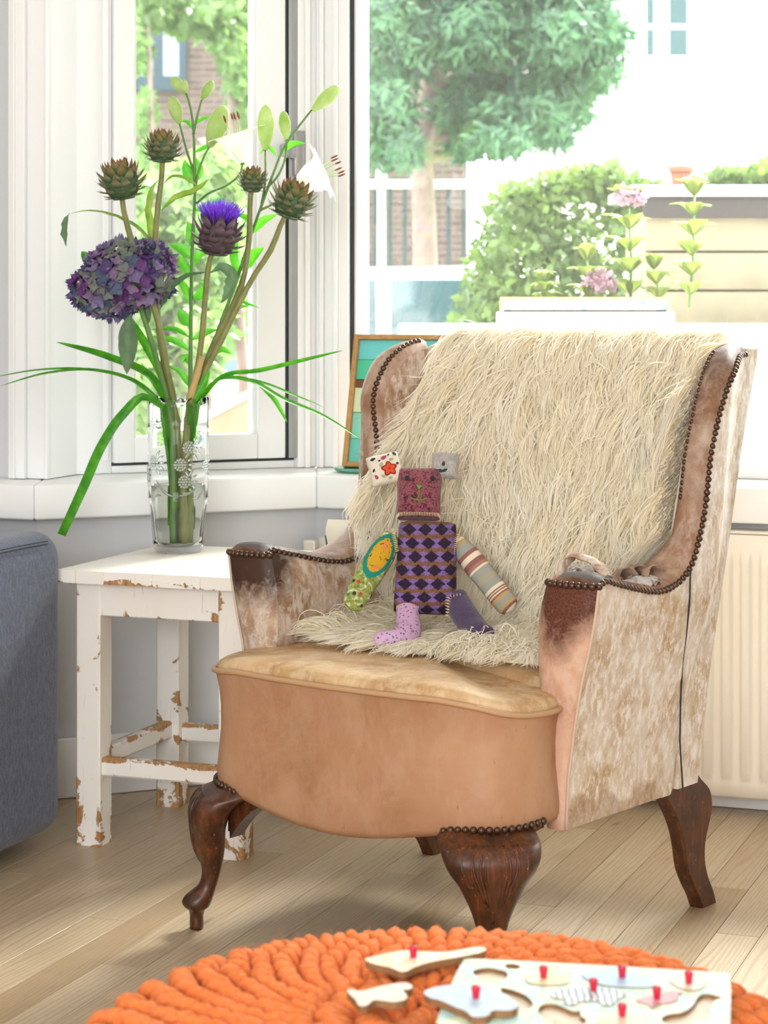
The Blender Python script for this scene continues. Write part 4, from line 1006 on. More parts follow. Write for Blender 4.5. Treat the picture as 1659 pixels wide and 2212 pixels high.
    limb('arm', [dollP(984, 1170), dollP(1020, 1212, -.004), dollP(1060, 1262, -.004), dollP(1098, 1308, -.004), dollP(1108, 1318, -.004)], [18*w, 23*w, 25*w, 26*w, 26*w, 25*w, 25*w, 25*w, 25*w, 24*w], m_stripes(), lab='striped arm')
    for (xa, ya, xb, yb) in ((848, 1142, 858, 1190), (990, 1155, 975, 1205)):
        put('shoulder_stitching', *stitches([dollP(xa+(xb-xa)*k, ya+(yb-ya)*k, -.024) for k in np.linspace(0, 1, 8)], np.array([0, -1., 0]), 14, .008), cream, t)
    # legs
    def m_pink():
        m = NT('pink_sprig_cotton'); v = m.coord(); vo = m.n('TexVoronoi', {'Vector': v, 'Scale': 170.0}); d = m.ramp(vo.outputs['Distance'], [(.28, 1), (.36, 0)])
        cc = m.ramp(m.n('SeparateColor', {0: vo.outputs['Color']}).outputs[0], [(.0, S('#4f4a66')), (.35, S('#a24a78')), (.6, S('#c9a0c4')), (.8, S('#6b5f8a'))], 'CONSTANT')
        m.p(Base_Color=m.mix(d, S('#c9a2c6'), cc), Roughness=.9); return m.m
    pk = m_pink()
    l1, P1, r1 = limb('leg', [dollP(879, 1308, -.004), dollP(881, 1340, -.03), dollP(880, 1368, -.06), dollP(858, 1385, -.08), dollP(820, 1388, -.088), dollP(804, 1389, -.09)], [23*w, 24*w, 25*w, 26*w, 27*w, 25*w, 24*w, 21*w], pk, .75, 'pink sprigged leg')
    rs = simple('dark_red_sole', '#5c1320', .8)
    sole = [dollP(x, y, o_) for x, y, o_ in ((806, 1396, -.10), (850, 1403, -.098), (893, 1404, -.09))]
    put('sole', *tube(spline(sole, 10), [.003, .006, .008, .009, .010, .010, .010, .009, .007, .003], 8, flat=.5), rs, l1)
    put('sole_stitching', *tube(spline([s+np.array([0, -.004, .003]) for s in sole], 10), .0007, 5), cream, l1)
    put('leg_stitching', *stitches([dollP(x, 1312, -.026) for x in np.linspace(857, 903, 8)], np.array([0, -1., 0]), 13, .007), cream, l1)
    pf = m_fabric('purple_felt', '#2f1f3e', '#4f3763', 300, .4)
    l2, P2, r2 = limb('leg', [dollP(984, 1290, -.004), dollP(997, 1318, -.03), dollP(1018, 1348, -.065), dollP(1040, 1370, -.10), dollP(1066, 1380, -.115)], [24*w, 27*w, 28*w, 27*w, 25*w, 22*w], pf, .75, 'purple felt leg')
    put('leg_stitching', *stitches([dollP(966, 1290+y, -.03) for y in np.linspace(0, 42, 8)]+[dollP(968+x, 1288-x*.1, -.03) for x in np.linspace(4, 26, 5)], np.array([0, -1., 0]), 18, .007), cream, l2)
build_doll()
# ================================================================== knitted pouf
PC = np.array([.062, 2.245]); 
PPROF = np.array([(.018, .352), (.05, .366), (.12, .374), (.2, .374), (.28, .371), (.34, .360), (.385, .334), (.412, .29), (.425, .24), (.428, .19), (.418, .12), (.39, .055), (.35, .022)])
def build_pouf():
    t = thing('knitted_pouf', (PC[0], PC[1], 0), 'round orange chunky-knit wool pouf in the foreground', 'pouf')
    core = [(max(.001, r-.004), z-.006) for r, z in PPROF]; core = [(.001, .33)]+core+[(.28, .006), (.001, .005)]
    put('lining', *lathe(core, 48, (PC[0], PC[1], 0)), MAT['knitcore'], t)
    C = spline(PPROF, 400); d = np.concatenate([[0], np.cumsum(np.linalg.norm(np.diff(C, axis=0), axis=1))]); Ltot = d[-1]
    NR = 84; lam = .040; g = random.Random(5); n = 12; A = np.linspace(0, 2*PI, n, endpoint=False)
    for i in range(NR):
        s0 = (0.0 if i % 4 == 0 else (.055 if i % 2 == 0 else .115))+g.uniform(0, .01); k = int((Ltot-s0)/.0042)
        s = np.linspace(s0, Ltot, k); r = np.interp(s, d, C[:, 0]); z = np.interp(s, d, C[:, 1])
        tb = np.gradient(r, s); tz = np.gradient(z, s); nr, nz = -tz, tb
        sg = np.where(nz < 0, 1, 1); th0 = 2*PI*i/NR
        jit = .0035*np.sin(s*31+i*2.1)+.002*np.sin(s*71+i)
        ph = PI*(s+jit)/lam+(PI/2 if i % 2 else 0)+g.uniform(-.2, .2)
        bump_ = 1-np.abs(np.cos(ph))**4
        h = -.006+.0125*bump_; wid = 2*PI*r/NR
        lat = np.sin(2*ph)*np.minimum(.0030, wid*.3)+g.uniform(-.001, .001)
        rr = r+nr*h; zz = z+nz*h; th = th0+lat/np.maximum(r, .02)
        P = np.stack([PC[0]+rr*np.cos(th), PC[1]+rr*np.sin(th), zz], 1)
        T, N, B = frames(P); rad = .0092*(.74+.32*bump_)
        rings = [P[j]+(rad[j]*(1+.13*np.cos(3*(A+s[j]*95))))[:, None]*(np.cos(A)[:, None]*N[j]+np.sin(A)[:, None]*B[j]) for j in range(k)]
        put('knit_row', *loft(rings), MAT['knit'], t)
    # stray wool fibres
    parts = []
    for q in range(260):
        a = g.uniform(0, 2*PI); s = g.uniform(.05, .46); r = np.interp(s, d, C[:, 0]); z = np.interp(s, d, C[:, 1])+.02; p0 = np.array([PC[0]+r*math.cos(a), PC[1]+r*math.sin(a), z])
        P = [p0]; dv = np.array([g.uniform(-1, 1), g.uniform(-1, 1), g.uniform(.2, 1)])
        for _ in range(4): dv = dv+np.array([g.uniform(-.8, .8), g.uniform(-.8, .8), g.uniform(-.7, .3)]); P.append(P[-1]+dv/np.linalg.norm(dv)*.0035)
        parts.append(tube(np.array(P), [.00035, .0003, .00028, .00022, .0001], 3))
    o = put('loose_fibres', *merge(*parts), MAT['knit'], t); o['kind'] = 'stuff'
build_pouf()

# ================================================================== wooden peg puzzle
ZBD = .4005
def tri_plate(outer, holes, z0, z1):
    """flat plate with holes, real thickness"""
    bm = bmesh.new(); es = []
    for lp in [outer]+holes:
        vs_ = [bm.verts.new((p[0], p[1], z1)) for p in lp]
        es += [bm.edges.new((vs_[i], vs_[(i+1) % len(vs_)])) for i in range(len(vs_))]
    bmesh.ops.triangle_fill(bm, use_beauty=True, use_dissolve=False, edges=es)
    bmesh.ops.recalc_face_normals(bm, faces=bm.faces)
    top = list(bm.faces)
    if top and top[0].normal.z < 0: bmesh.ops.reverse_faces(bm, faces=top)
    r = bmesh.ops.extrude_face_region(bm, geom=top)
    for v in [e for e in r['geom'] if isinstance(e, bmesh.types.BMVert)]: v.co.z = z0
    bm.normal_update(); bmesh.ops.recalc_face_normals(bm, faces=bm.faces); bm.verts.index_update()
    V = np.array([v.co[:] for v in bm.verts]); F = [tuple(v.index for v in f.verts) for f in bm.faces]; bm.free(); return V, F
def pxy(pts, z): return [tuple(atz(x, y, z)[:2]) for x, y in pts]
def smooth_loop(P, n=3):
    P = np.array(P, float)
    for _ in range(n-1): Q = np.empty((2*len(P), 2)); Q[0::2] = .75*P+.25*np.roll(P, -1, 0); Q[1::2] = .25*P+.75*np.roll(P, -1, 0); P = Q
    return [tuple(p) for p in P]
def face_mat(o, top, side):
    """top faces take the printed material, edges bare wood"""
    o.data.materials.clear(); o.data.materials.append(top); o.data.materials.append(side)
    for p in o.data.polygons: p.material_index = 0 if p.normal.z > .7 else 1
def m_print(name, stops, scale=30, ink='#3d4a55', amt=.5):
    t = NT(name); v = t.coord(rnd=3); n = t.noise(v, scale, 4, .6, .8)
    c = t.ramp(n, [(p, S(h)) for p, h in stops])
    ln = t.ramp(t.math('ABSOLUTE', t.math('SUBTRACT', t.noise(v, scale*1.6, 2, .5), .5)), [(.0, 1), (.012, 0)])
    t.p(Base_Color=t.mix(t.math('MULTIPLY', ln, amt), c, S(ink)), Roughness=.35); return t.m
def build_puzzle():
    edge = simple('raw_plywood_edge', '#8a6440', .7, var=.15, vscale=90)
    redm = simple('red_peg_paint', '#c2183a', .35)
    bprint = m_print('board_watercolour', [(.36, '#f4efdc'), (.45, '#e6efd0'), (.52, '#b6dcc0'), (.58, '#bfe3ea'), (.66, '#f3f0e4')], 16, '#6d7c74', .35)
    blank = simple('pale_plywood', '#e9dcc4', .5, var=.05, vscale=80)
    bl = np.array(atz(1000, 2068, ZBD)[:2]); ex = np.array([.983, -.184]); ey = np.array([-.166, -.986]); w, h = .291, .226
    outer = smooth_loop([tuple(bl+ex*a+ey*b) for a, b in ((.008, 0), (w-.008, 0), (w, .008), (w, h-.008), (w-.008, h), (.008, h), (0, h-.008), (0, .008))], 2)
    holes = [[(1018, 2099), (1035, 2092), (1060, 2090), (1080, 2095), (1094, 2098), (1098, 2110), (1080, 2121), (1042, 2124), (1034, 2112)],
             [(1088, 2084), (1105, 2081), (1122, 2085), (1126, 2090), (1112, 2094), (1094, 2091)],
             [(1078, 2133), (1100, 2136), (1130, 2146), (1148, 2160), (1152, 2174), (1138, 2182), (1112, 2172), (1090, 2152)],
             [(1168, 2170), (1195, 2167), (1215, 2174), (1235, 2184), (1256, 2184), (1252, 2194), (1268, 2202), (1262, 2214), (1215, 2220), (1176, 2205), (1160, 2186)],
             [(1425, 2203), (1440, 2191), (1478, 2187), (1498, 2172), (1508, 2152), (1524, 2145), (1548, 2151), (1563, 2156), (1542, 2160), (1536, 2176), (1531, 2196), (1502, 2210), (1450, 2216)]]
    hl = [smooth_loop(pxy(hh, ZBD), 2) for hh in holes]
    c = bl+ex*w/2+ey*h/2
    b = thing('puzzle_board', (c[0], c[1], ZBD-.009), 'wooden animal peg puzzle board lying on the orange pouf', 'puzzle board')
    o = put('cut_out_top', *tri_plate(outer, hl, ZBD-.005, ZBD), bprint, b, smooth=False); face_mat(o, bprint, edge)
    o = put('base_plate', *tri_plate(outer, [], ZBD-.009, ZBD-.0051), blank, b, smooth=False); face_mat(o, blank, edge)
    peg_prof = [(.0034, 0), (.0036, .002), (.0046, .0095), (.0047, .0115), (.0040, .0125), (.0005, .0127)]
    def peg(x, y, z, par):
        p = atz(x, y, z); put('peg', *lathe(peg_prof, 16, (p[0], p[1], z)), redm, par)
    def piece(poly, z0, z1, mat, label, pegs=(), n=3, group=None):
        V, F = tri_plate(smooth_loop(pxy(poly, z1), n), [], z0, z1); c_ = V.mean(0)
        t = thing('puzzle_piece', (c_[0], c_[1], z0), label, 'puzzle piece', 'animal puzzle pieces')
        o = put('printed_shape', V, F, mat, t, smooth=False); face_mat(o, mat, edge)
        for x, y in pegs: peg(x, y, z1, t)
    zp = ZBD+.0012; zs = ZBD+.0001
    piece([(1130, 2105), (1150, 2092), (1185, 2086), (1215, 2090), (1232, 2100), (1225, 2110), (1235, 2122), (1200, 2128), (1150, 2127), (1136, 2118)], zs, zp, m_print('lion_print', [(.4, '#efe6a8'), (.5, '#e3d9a4'), (.6, '#f1ecd4')], 40, '#8d8656'), 'pale yellow lion puzzle piece with red peg in the board', [(1174, 2112)])
    piece([(1250, 2103), (1275, 2098), (1310, 2095), (1350, 2098), (1395, 2108), (1422, 2128), (1400, 2133), (1345, 2132), (1300, 2128), (1270, 2117)], zs, zp, m_print('hippo_print', [(.4, '#a9c8e6'), (.6, '#b9d6ee')], 40, '#8aa5c4'), 'light blue hippo puzzle piece with red peg near back edge', [(1344, 2111)])
    piece([(1442, 2112), (1470, 2103), (1510, 2104), (1530, 2115), (1522, 2132), (1500, 2140), (1475, 2137), (1455, 2128)], zs, zp, m_print('vulture_print', [(.4, '#e9e0c0'), (.55, '#efe9d8'), (.65, '#d9cba0')], 50, '#75705c'), 'beige bird puzzle piece at the back right corner of the board', [(1488, 2124)])
    zebra = NT('zebra_print'); v = zebra.coord(); wv = zebra.n('TexWave', {'Vector': v, 'Scale': 45.0, 'Distortion': 3.0}, bands_direction='X').outputs['Fac']
    zebra.p(Base_Color=zebra.ramp(wv, [(.42, S('#f2f4f2')), (.55, S('#7f93a0'))]), Roughness=.35)
    piece([(1185, 2146), (1215, 2136), (1260, 2131), (1310, 2133), (1345, 2141), (1355, 2150), (1330, 2160), (1325, 2172), (1300, 2172), (1295, 2161), (1250, 2163), (1240, 2172), (1215, 2168), (1220, 2158), (1195, 2156)], zs, zp, zebra.m, 'striped zebra puzzle piece with red peg', [(1282, 2140)])
    piece([(1367, 2161), (1395, 2152), (1425, 2148), (1440, 2143), (1460, 2139), (1478, 2144), (1462, 2148), (1466, 2158), (1450, 2166), (1420, 2168), (1408, 2180), (1402, 2168)], zs, zp, m_print('flamingo_print', [(.4, '#d98a9a'), (.6, '#e3a3ac')], 50, '#a55a6c'), 'pink flamingo puzzle piece with red peg', [(1419, 2157)])
    piece([(1290, 2200), (1310, 2188), (1345, 2183), (1380, 2190), (1400, 2203), (1395, 2222), (1345, 2230), (1305, 2222)], zs, zp, m_print('tortoise_print', [(.4, '#efe0a2'), (.55, '#e4dcc8'), (.65, '#d8cfae')], 40, '#8a815c'), 'cream and yellow tortoise puzzle piece at the front edge of the board', [(1344, 2195)])
    # loose pieces
    zl = .4035
    piece([(785, 2072), (800, 2067), (830, 2060), (868, 2052), (905, 2054), (958, 2057), (1000, 2050), (1032, 2044), (1051, 2047), (1048, 2056), (1000, 2066), (940, 2076), (902, 2086), (880, 2098), (865, 2100), (845, 2090), (822, 2086), (800, 2080)], zl-.0075, zl, m_print('parrot_print', [(.4, '#f3ead8'), (.52, '#f2dfa8'), (.6, '#e3cfe0'), (.68, '#f4efe4')], 55, '#b0a28c'), 'long loose puzzle piece with red peg behind the puzzle board', [(893, 2068)], 2)
    piece([(748, 2138), (760, 2136), (776, 2142), (820, 2130), (858, 2123), (880, 2122), (893, 2130), (888, 2137), (868, 2137), (880, 2149), (878, 2160), (850, 2165), (830, 2162), (806, 2159), (795, 2172), (775, 2174), (769, 2160), (755, 2148)], zl-.0075, zl, m_print('blank_piece', [(.4, '#efe3cc'), (.6, '#f2ead8')], 40, '#bfae8f', .2), 'blank loose puzzle piece lying face down on the knit', (), 2)
    zc = ZBD+.0085
    piece([(912, 2142), (940, 2131), (990, 2125), (1050, 2130), (1090, 2145), (1114, 2163), (1121, 2175), (1100, 2184), (1062, 2181), (1056, 2195), (1020, 2198), (1009, 2185), (980, 2174), (950, 2160), (925, 2155)], zc-.0075, zc, m_print('elephant_print', [(.4, '#b7d0e8'), (.6, '#c9ddf0')], 45, '#8fa8c2', .3), 'light blue elephant puzzle piece overlapping the board corner', [(1028, 2156)], 2)
build_puzzle()
# ================================================================== vase and flowers
VC = np.array([-.451, 4.769, .5703])
def build_vase():
    t = thing('glass_vase', tuple(VC), 'tall cut-crystal vase with scalloped rim holding the bouquet', 'vase')
    n = 108; A = np.linspace(0, 2*PI, n, endpoint=False); H = .336
    prof = [(0, .046), (.004, .052), (.012, .0545), (.03, .0555), (.06, .0585), (.09, .0615), (.108, .0635), (.112, .0665), (.118, .0665), (.122, .0650), (.14, .0652), (.2, .0662), (.262, .0668), (.266, .0685), (.272, .0685), (.276, .0668), (.285, .0670), (.30, .0675), (.32, .0680), (H, .0685)]
    def outer(z, r):
        fl = .0013*sstep(z, .012, .03)*(1-sstep(z, .095, .107))+.0013*sstep(z, .279, .284)*(1-sstep(z, .335, .34))
        rr = r-fl*np.abs(np.cos(A*12)); dz = (np.abs(np.cos(A*9))**.8*.010-.006)*sstep(z, .318, H); return np.stack([VC[0]+rr*np.cos(A), VC[1]+rr*np.sin(A), np.full(n, VC[2]+z)+dz], 1)
    rings = [outer(z, r) for z, r in prof]
    inn = [(H, .0635), (.32, .0628), (.28, .0620), (.2, .0612), (.12, .0600), (.09, .0555), (.06, .0525), (.03, .049), (.016, .046), (.013, .03)]
    for z, r in inn:
        dz = (np.abs(np.cos(A*9))**.8*.010-.006)*sstep(z, .318, H); rings.append(np.stack([VC[0]+r*np.cos(A), VC[1]+r*np.sin(A), np.full(n, VC[2]+z)+dz], 1))
    V, F = loft(rings, (True, True)); body = put('vase_body', V, F, MAT['vase'], t)
    wp = [(.0135, .0295), (.0165, .0455), (.03, .0485), (.06, .052), (.09, .055), (.12, .0595), (.146, .0600)]
    put('water', *lathe([(r-.0004, z) for z, r in wp], 64, tuple(VC)), MAT['water'], t)
    # cut blossoms and leaves in relief
    def onv(ang, z, lift=0): r = np.interp(z, [p[0] for p in prof], [p[1] for p in prof])+lift; a = -PI/2+ang; return np.array([VC[0]+r*math.cos(a), VC[1]+r*math.sin(a), VC[2]+z])
    fr = NT('frosted_glass').p(Base_Color=(.97, 1, .99, 1), Roughness=.25, IOR=1.45, Transmission_Weight=.9).m
    for ang, z in ((.45, .232), (.16, .195), (.30, .158), (-.85, .20), (1.2, .19), (-1.5, .17)):
        parts = []
        for k in range(19):
            rr = 0 if k == 0 else (.0062 if k < 7 else .0118); aa = k*2*PI/6 if k < 7 else k*2*PI/12
            c = onv(ang+rr*math.cos(aa)/.066, z+rr*math.sin(aa), -.0002); parts.append(lathe([(.0002, -.0028), (.002, -.002), (.0029, 0), (.002, .002), (.0002, .0028)], 8, tuple(c)))
        put('cut_blossom', *merge(*parts), fr, body)
        for k in range(5):
            a0 = -.9+k*.45; P = [onv(ang+(.016+w*.018)*math.cos(a0)/.066, z+(.016+w*.018)*math.sin(a0), .0001) for w in np.linspace(0, 1, 6)]
            put('cut_leaf', *tube(np.array(P), [.0004, .0022, .003, .0026, .0016, .0003], 6), fr, body)
    for (a0, z0, a1, z1, bend) in ((-.7, .16, .1, .128, -.012), (.1, .128, .8, .15, -.006), (-.5, .128, -.9, .118, .004), (.55, .122, 1.05, .14, -.008), (.2, .135, .7, .142, -.005)):
        P = [onv(a0+(a1-a0)*w, z0+(z1-z0)*w+bend*math.sin(PI*w), .0002) for w in np.linspace(0, 1, 10)]
        put('cut_leaf', *tube(np.array(P), np.interp(np.linspace(0, 1, 10), [0, .4, 1], [.0006, .0032, .0004]), 6), fr, body)
build_vase()
GRN = dict(stem=two_sided_leaf('thistle_stem', '#6d7440', '#8a8a52', .0, .5), lstem=two_sided_leaf('lily_stem', '#4f7d3a', '#6b8a4a', .0, .45), leaf=two_sided_leaf('lily_leaf', '#4f9a3c', '#72b84e', .5, .4), dleaf=two_sided_leaf('hydrangea_leaf', '#4c6a48', '#5f7d56', .25, .5),
           grass=two_sided_leaf('grass_blade_green', '#2f7d1e', '#59a52a', .45, .4), aleaf=two_sided_leaf('thistle_leaf', '#6f9440', '#9fb65a', .45, .55), pale=two_sided_leaf('thistle_leaf_pale', '#9fb09a', '#c2cdb8', .3, .6),
           bud=two_sided_leaf('lily_bud_green', '#9dbb60', '#d6e3ae', .35, .45, 14), petal=two_sided_leaf('white_petal', '#f6f6ef', '#fdfdfa', .45, .5), brown=simple('rust_anther', '#7d3a17', .8), cut=simple('split_stem', '#b59a62', .7))
def pl(pts, D0=4.77, doff=None):
    """photo polyline to world; optional depth offset per point"""
    doff = doff if doff is not None else [0]*len(pts)
    return np.array([at(x, y, D0+d) for (x, y), d in zip(pts, doff)])
def stem(name, par, pts, r0, r1, mat, doff=None, n=30, sides=10):
    P = spline(pl(pts, 4.77, doff), n); k = np.linspace(0, 1, n); knob = 1+.06*np.sin(k*40+r0*9000)
    return put(name, *tube(P, (r0+(r1-r0)*k)*knob, sides), mat, par), P
def blade(P, W, up, fold=.25, n=18, jag=0.0, seed=0, curl=0.0):
    """leaf ribbon along P with half width W(k), folded along the midrib"""
    P = spline(P, n); T = np.gradient(P, axis=0); T /= np.linalg.norm(T, axis=1)[:, None]; up = np.array(up, float); V = []; r = random.Random(seed)
    for i in range(n):
        s = np.cross(T[i], up); s /= np.linalg.norm(s)+1e-9; f = np.cross(s, T[i]); w = W(i/(n-1))
        j1, j2 = 1+jag*r.uniform(-1, 1)*(1 if i % 2 else .3), 1+jag*r.uniform(-1, 1)*(1 if i % 2 else .3)
        V += [P[i]-s*w*j1+f*w*fold, P[i]-s*w*.5*j1+f*w*(fold*.45), P[i], P[i]+s*w*.5*j2+f*w*fold*.45, P[i]+s*w*j2+f*w*fold]
    return np.array(V), gridf(n, 5)
def leafW(w, peak=.4): return lambda k: w*max(.03, (math.sin(PI*min(1, k/(2*peak))) if k < peak else math.cos(PI/2*(k-peak)/(1-peak))**.8))
def m_bract(name, base, mid, tip):
    t = NT(name); s = t.attr('along'); n = t.noise(t.coord(rnd=9), 70, 4)
    c = t.ramp(t.math('ADD', s, t.math('MULTIPLY', t.math('SUBTRACT', n, .5), .35)), [(.1, S(base)), (.55, S(mid)), (.88, S(tip))]); t.p(Base_Color=c, Roughness=.6); return t.m
def bract_mesh(name, mat):
    V, al = [], []; n = 9
    for i in range(n):
        k = i/(n-1); w = .5*(math.sin(PI*min(1, k*1.05+.12))**.7 if k < .62 else max(0, (1-k)/.38)**1.1*.72)+.01
        y = k; c = .34*math.sin(k*1.7)-.12*k*k
        for j, x in enumerate((-1, -.5, 0, .5, 1)): V.append((x*w, y, c-.18*x*x*w*1.3)); al.append(k)
    me = bpy.data.meshes.new(name); me.from_pydata(V, [], gridf(n, 5)); me.materials.append(mat)
    me.polygons.foreach_set('use_smooth', [True]*len(me.polygons))
    a = me.attributes.new('along', 'FLOAT', 'POINT'); a.data.foreach_set('value', al); return me
BR_G = bract_mesh('bract', m_bract('green_bract', '#59634a', '#858f66', '#7d5a3a')); BR_T = bract_mesh('bract', m_bract('rust_bract', '#5f6a42', '#7f7a4a', '#8c4c2c')); BR_P = bract_mesh('bract', m_bract('purple_bract', '#54464a', '#75606a', '#3f2c2c'))
def thistle_head(par, c, r, axis, purple=False, rings=7, tall=1.0, seed=0):
    """artichoke bud: overlapping pointed bracts around a core"""
    rr = random.Random(seed); axis = np.array(axis, float)/np.linalg.norm(axis); q = Vector(axis).to_track_quat('Z', 'Y')
    V, F = lathe([(.05*r, -.85*r), (.55*r, -.8*r), (.82*r, -.4*r), (.86*r, 0), (.72*r, .45*r*tall), (.42*r, .78*r*tall), (.05*r, .9*r*tall)], 18)
    M = np.array(q.to_matrix()); core = put('head', V@M.T+np.array(c), F, GRN['dleaf'] if not purple else BR_P.materials[0], par)
    if purple: set_attr(core, 'along', np.zeros(len(V)))
    prm = [(-.72, .50, 9, 1.45, .62), (-.50, .74, 11, 1.15, .66), (-.22, .86, 11, .80, .70), (.08, .88, 10, .52, .70), (.34, .78, 9, .28, .66), (.56, .60, 8, .08, .58), (.72, .40, 6, -.12, .5)][:rings]
    for i, (z, rad, cnt, out, L) in enumerate(prm):
        for k in range(cnt):
            a = 2*PI*(k+.5*(i % 2))/cnt+rr.uniform(-.1, .1); o_ = out+rr.uniform(-.14, .16)
            pos = Vector((rad*r*math.cos(a)*.93, rad*r*math.sin(a)*.93, z*r*(tall if z > 0 else 1)))
            tip = Vector((math.cos(a)*math.sin(o_*.85), math.sin(a)*math.sin(o_*.85), math.cos(o_*.85)))
            side = Vector((-math.sin(a), math.cos(a), 0)); nrm = side.cross(tip); rot = Matrix((side, tip, nrm)).transposed().to_quaternion()
            s = L*r*rr.uniform(.86, 1.12); me = BR_P if purple else (BR_T if i >= 4 else BR_G)
            o = bpy.data.objects.new('bract', me); COL.objects.link(o); o.parent = core
            o.location = q@pos+Vector(c)-LOC[core.name]; o.rotation_mode = 'QUATERNION'; o.rotation_quaternion = q@rot; o.scale = (s*.66, s*1.1, s*.7)
    return core
def build_thistles():
    px = 4.77/FPX; vb = (VC[0], VC[1], VC[2]+.02)
    def head_at(x, y, d): return at(x, y, 4.77+d)
    specs = [
        ('A', (263, 395), 43, [(392, 1172), (388, 1010), (378, 880), (362, 800), (345, 710), (326, 645), (300, 580), (280, 505), (264, 432)], [.01, .01, 0, -.02, -.035, -.045, -.05, -.055, -.06], -.06, (-.12, -.15, 1), False, 'green artichoke bud on the far left stem of the bouquet', 1.0),
        ('B', (351, 322), 35, [(384, 1172), (380, 1010), (370, 900), (356, 800), (345, 720), (338, 650), (334, 560), (340, 460), (351, 356)], [.02, .02, .0, -.01, -.02, -.03, -.035, -.04, -.04], -.04, (.05, -.1, 1), False, 'green artichoke bud standing tallest above the hydrangea', 1.0),
        ('D', (545, 392), 28, [(404, 1172), (408, 1000), (420, 880), (444, 790), (468, 730), (498, 670), (524, 610), (538, 520), (542, 418)], [0, 0, 0, 0, -.01, -.02, -.03, -.03, -.03], -.03, (.05, -.1, 1), False, 'small green artichoke bud between lily and open thistle', .95),
        ('E', (630, 437), 42, [(398, 1172), (396, 1000), (412, 890), (444, 800), (478, 735), (512, 665), (546, 600), (585, 540), (612, 474)], [-.01, -.01, -.02, -.03, -.04, -.04, -.04, -.05, -.05], -.05, (.35, -.15, 1), False, 'green artichoke bud leaning right in front of the window post', 1.0),
        ('C', (470, 512), 47, [(394, 1172), (398, 1000), (408, 890), (426, 800), (437, 720), (444, 640), (455, 556)], [-.02, -.02, -.02, -.03, -.04, -.05, -.06], -.06, (.12, -.15, 1), True, 'purple flowering artichoke thistle with dark bracts', 1.0)]
    for key, (hx, hy), hr, path, doff, hd, ax, pur, lab, tall in specs:
        t = thing('artichoke_stem', vb, lab, 'flower', 'artichoke stems in the vase')
        stem('stem', t, path+[(hx, hy+4)], .0082, .0062, GRN['stem'], doff+[hd])
        c = head_at(hx, hy, hd); th = thistle_head(t, c, hr*px, ax, pur, 7 if not pur else 6, tall, ord(key))
        if pur:
            parts = []; g = random.Random(4); axis = Vector(ax).normalized(); qq = axis.to_track_quat('Z', 'Y'); top = Vector(c)+axis*hr*px*.72
            for k in range(420):
                a = g.uniform(0, 2*PI); rad = math.sqrt(g.random()); tl = rad*.62+g.uniform(-.08, .08)
                d = qq@Vector((math.cos(a)*math.sin(tl), math.sin(a)*math.sin(tl), math.cos(tl))); p0 = top+qq@Vector((math.cos(a)*rad*.028, math.sin(a)*rad*.028, -.004))
                L = g.uniform(.046, .060)*(1-.2*rad); p1 = p0+d*L*.6; p2 = p0+d*L+Vector((g.uniform(-.003, .003), g.uniform(-.003, .003), g.uniform(-.003, .002)))
                parts.append(tube(np.array([p0, p1, p2]), [.0006, .00055, .0003], 4))
            o = put('purple_tuft', *merge(*parts), two_sided_leaf('violet_filament', '#9440e6', '#c07cfc', .45, .6), t); o['kind'] = 'stuff'
        if key == 'A':
            V, F = blade(pl([(352, 580), (310, 505), (250, 468), (185, 456), (148, 462)], 4.74), leafW(.010, .5), (0, -.3, 1), .3, 18, .5, 1); put('leaf', V, F, GRN['aleaf'], t)
            V, F = blade(pl([(150, 460), (140, 480), (139, 505), (143, 533)], 4.74), leafW(.007, .4), (0, -1, .2), .3, 12, .5, 2); put('leaf', V, F, GRN['dleaf'], t)
            V, F = blade(pl([(318, 628), (285, 626), (255, 640), (238, 672)], 4.69), leafW(.018, .5), (0, -1, .4), .25, 14, .35, 3); put('leaf', V, F, GRN['pale'], t)
        if key == 'B':
            V, F = blade(pl([(338, 560), (325, 500), (322, 440), (332, 400), (344, 388)], 4.73), leafW(.008, .5), (.3, -1, 0), .3, 16, .4, 4); put('leaf', V, F, GRN['aleaf'], t)
            V, F = blade(pl([(346, 456), (380, 430), (425, 412), (452, 386)], 4.70), leafW(.014, .5), (0, -.6, 1), .35, 16, .3, 5); put('leaf', V, F, GRN['aleaf'], t)
            V, F = blade(pl([(352, 398), (372, 382), (400, 386), (428, 402)], 4.74), leafW(.008, .5), (0, -.5, 1), .3, 14, .3, 6); put('leaf', V, F, GRN['aleaf'], t)
            V, F = blade(pl([(345, 670), (370, 628), (405, 600), (445, 588)], 4.71), leafW(.016, .5), (0, -.4, 1), .35, 16, .25, 7); put('leaf', V, F, GRN['dleaf'], t)
        if key == 'C':
            V, F = blade(pl([(452, 590), (480, 578), (500, 590), (494, 630), (478, 655)], 4.70), leafW(.014, .5), (0, -1, .3), .3, 16, .3, 8); put('leaf', V, F, GRN['dleaf'], t)
        if key == 'E':
            stem('split_stem_end', t, [(408, 870), (428, 800), (436, 770)], .009, .007, GRN['cut'], [-.045, -.05, -.05], 10)
build_thistles()
def bud_mesh(P, r, n=24, seed=0):
    P = spline(P, 20); T, N, B = frames(P); A = np.linspace(0, 2*PI, n, endpoint=False); k = np.linspace(0, 1, 20)
    R = r*np.interp(k, [0, .06, .3, .6, .85, .97, 1], [.25, .42, .85, 1, .72, .38, .1]); rings = [P[i]+(R[i]*(1+.07*np.cos(3*A)+.03*np.cos(6*A)))[:, None]*(np.cos(A)[:, None]*N[i]+np.sin(A)[:, None]*B[i]) for i in range(20)]
    return loft(rings)
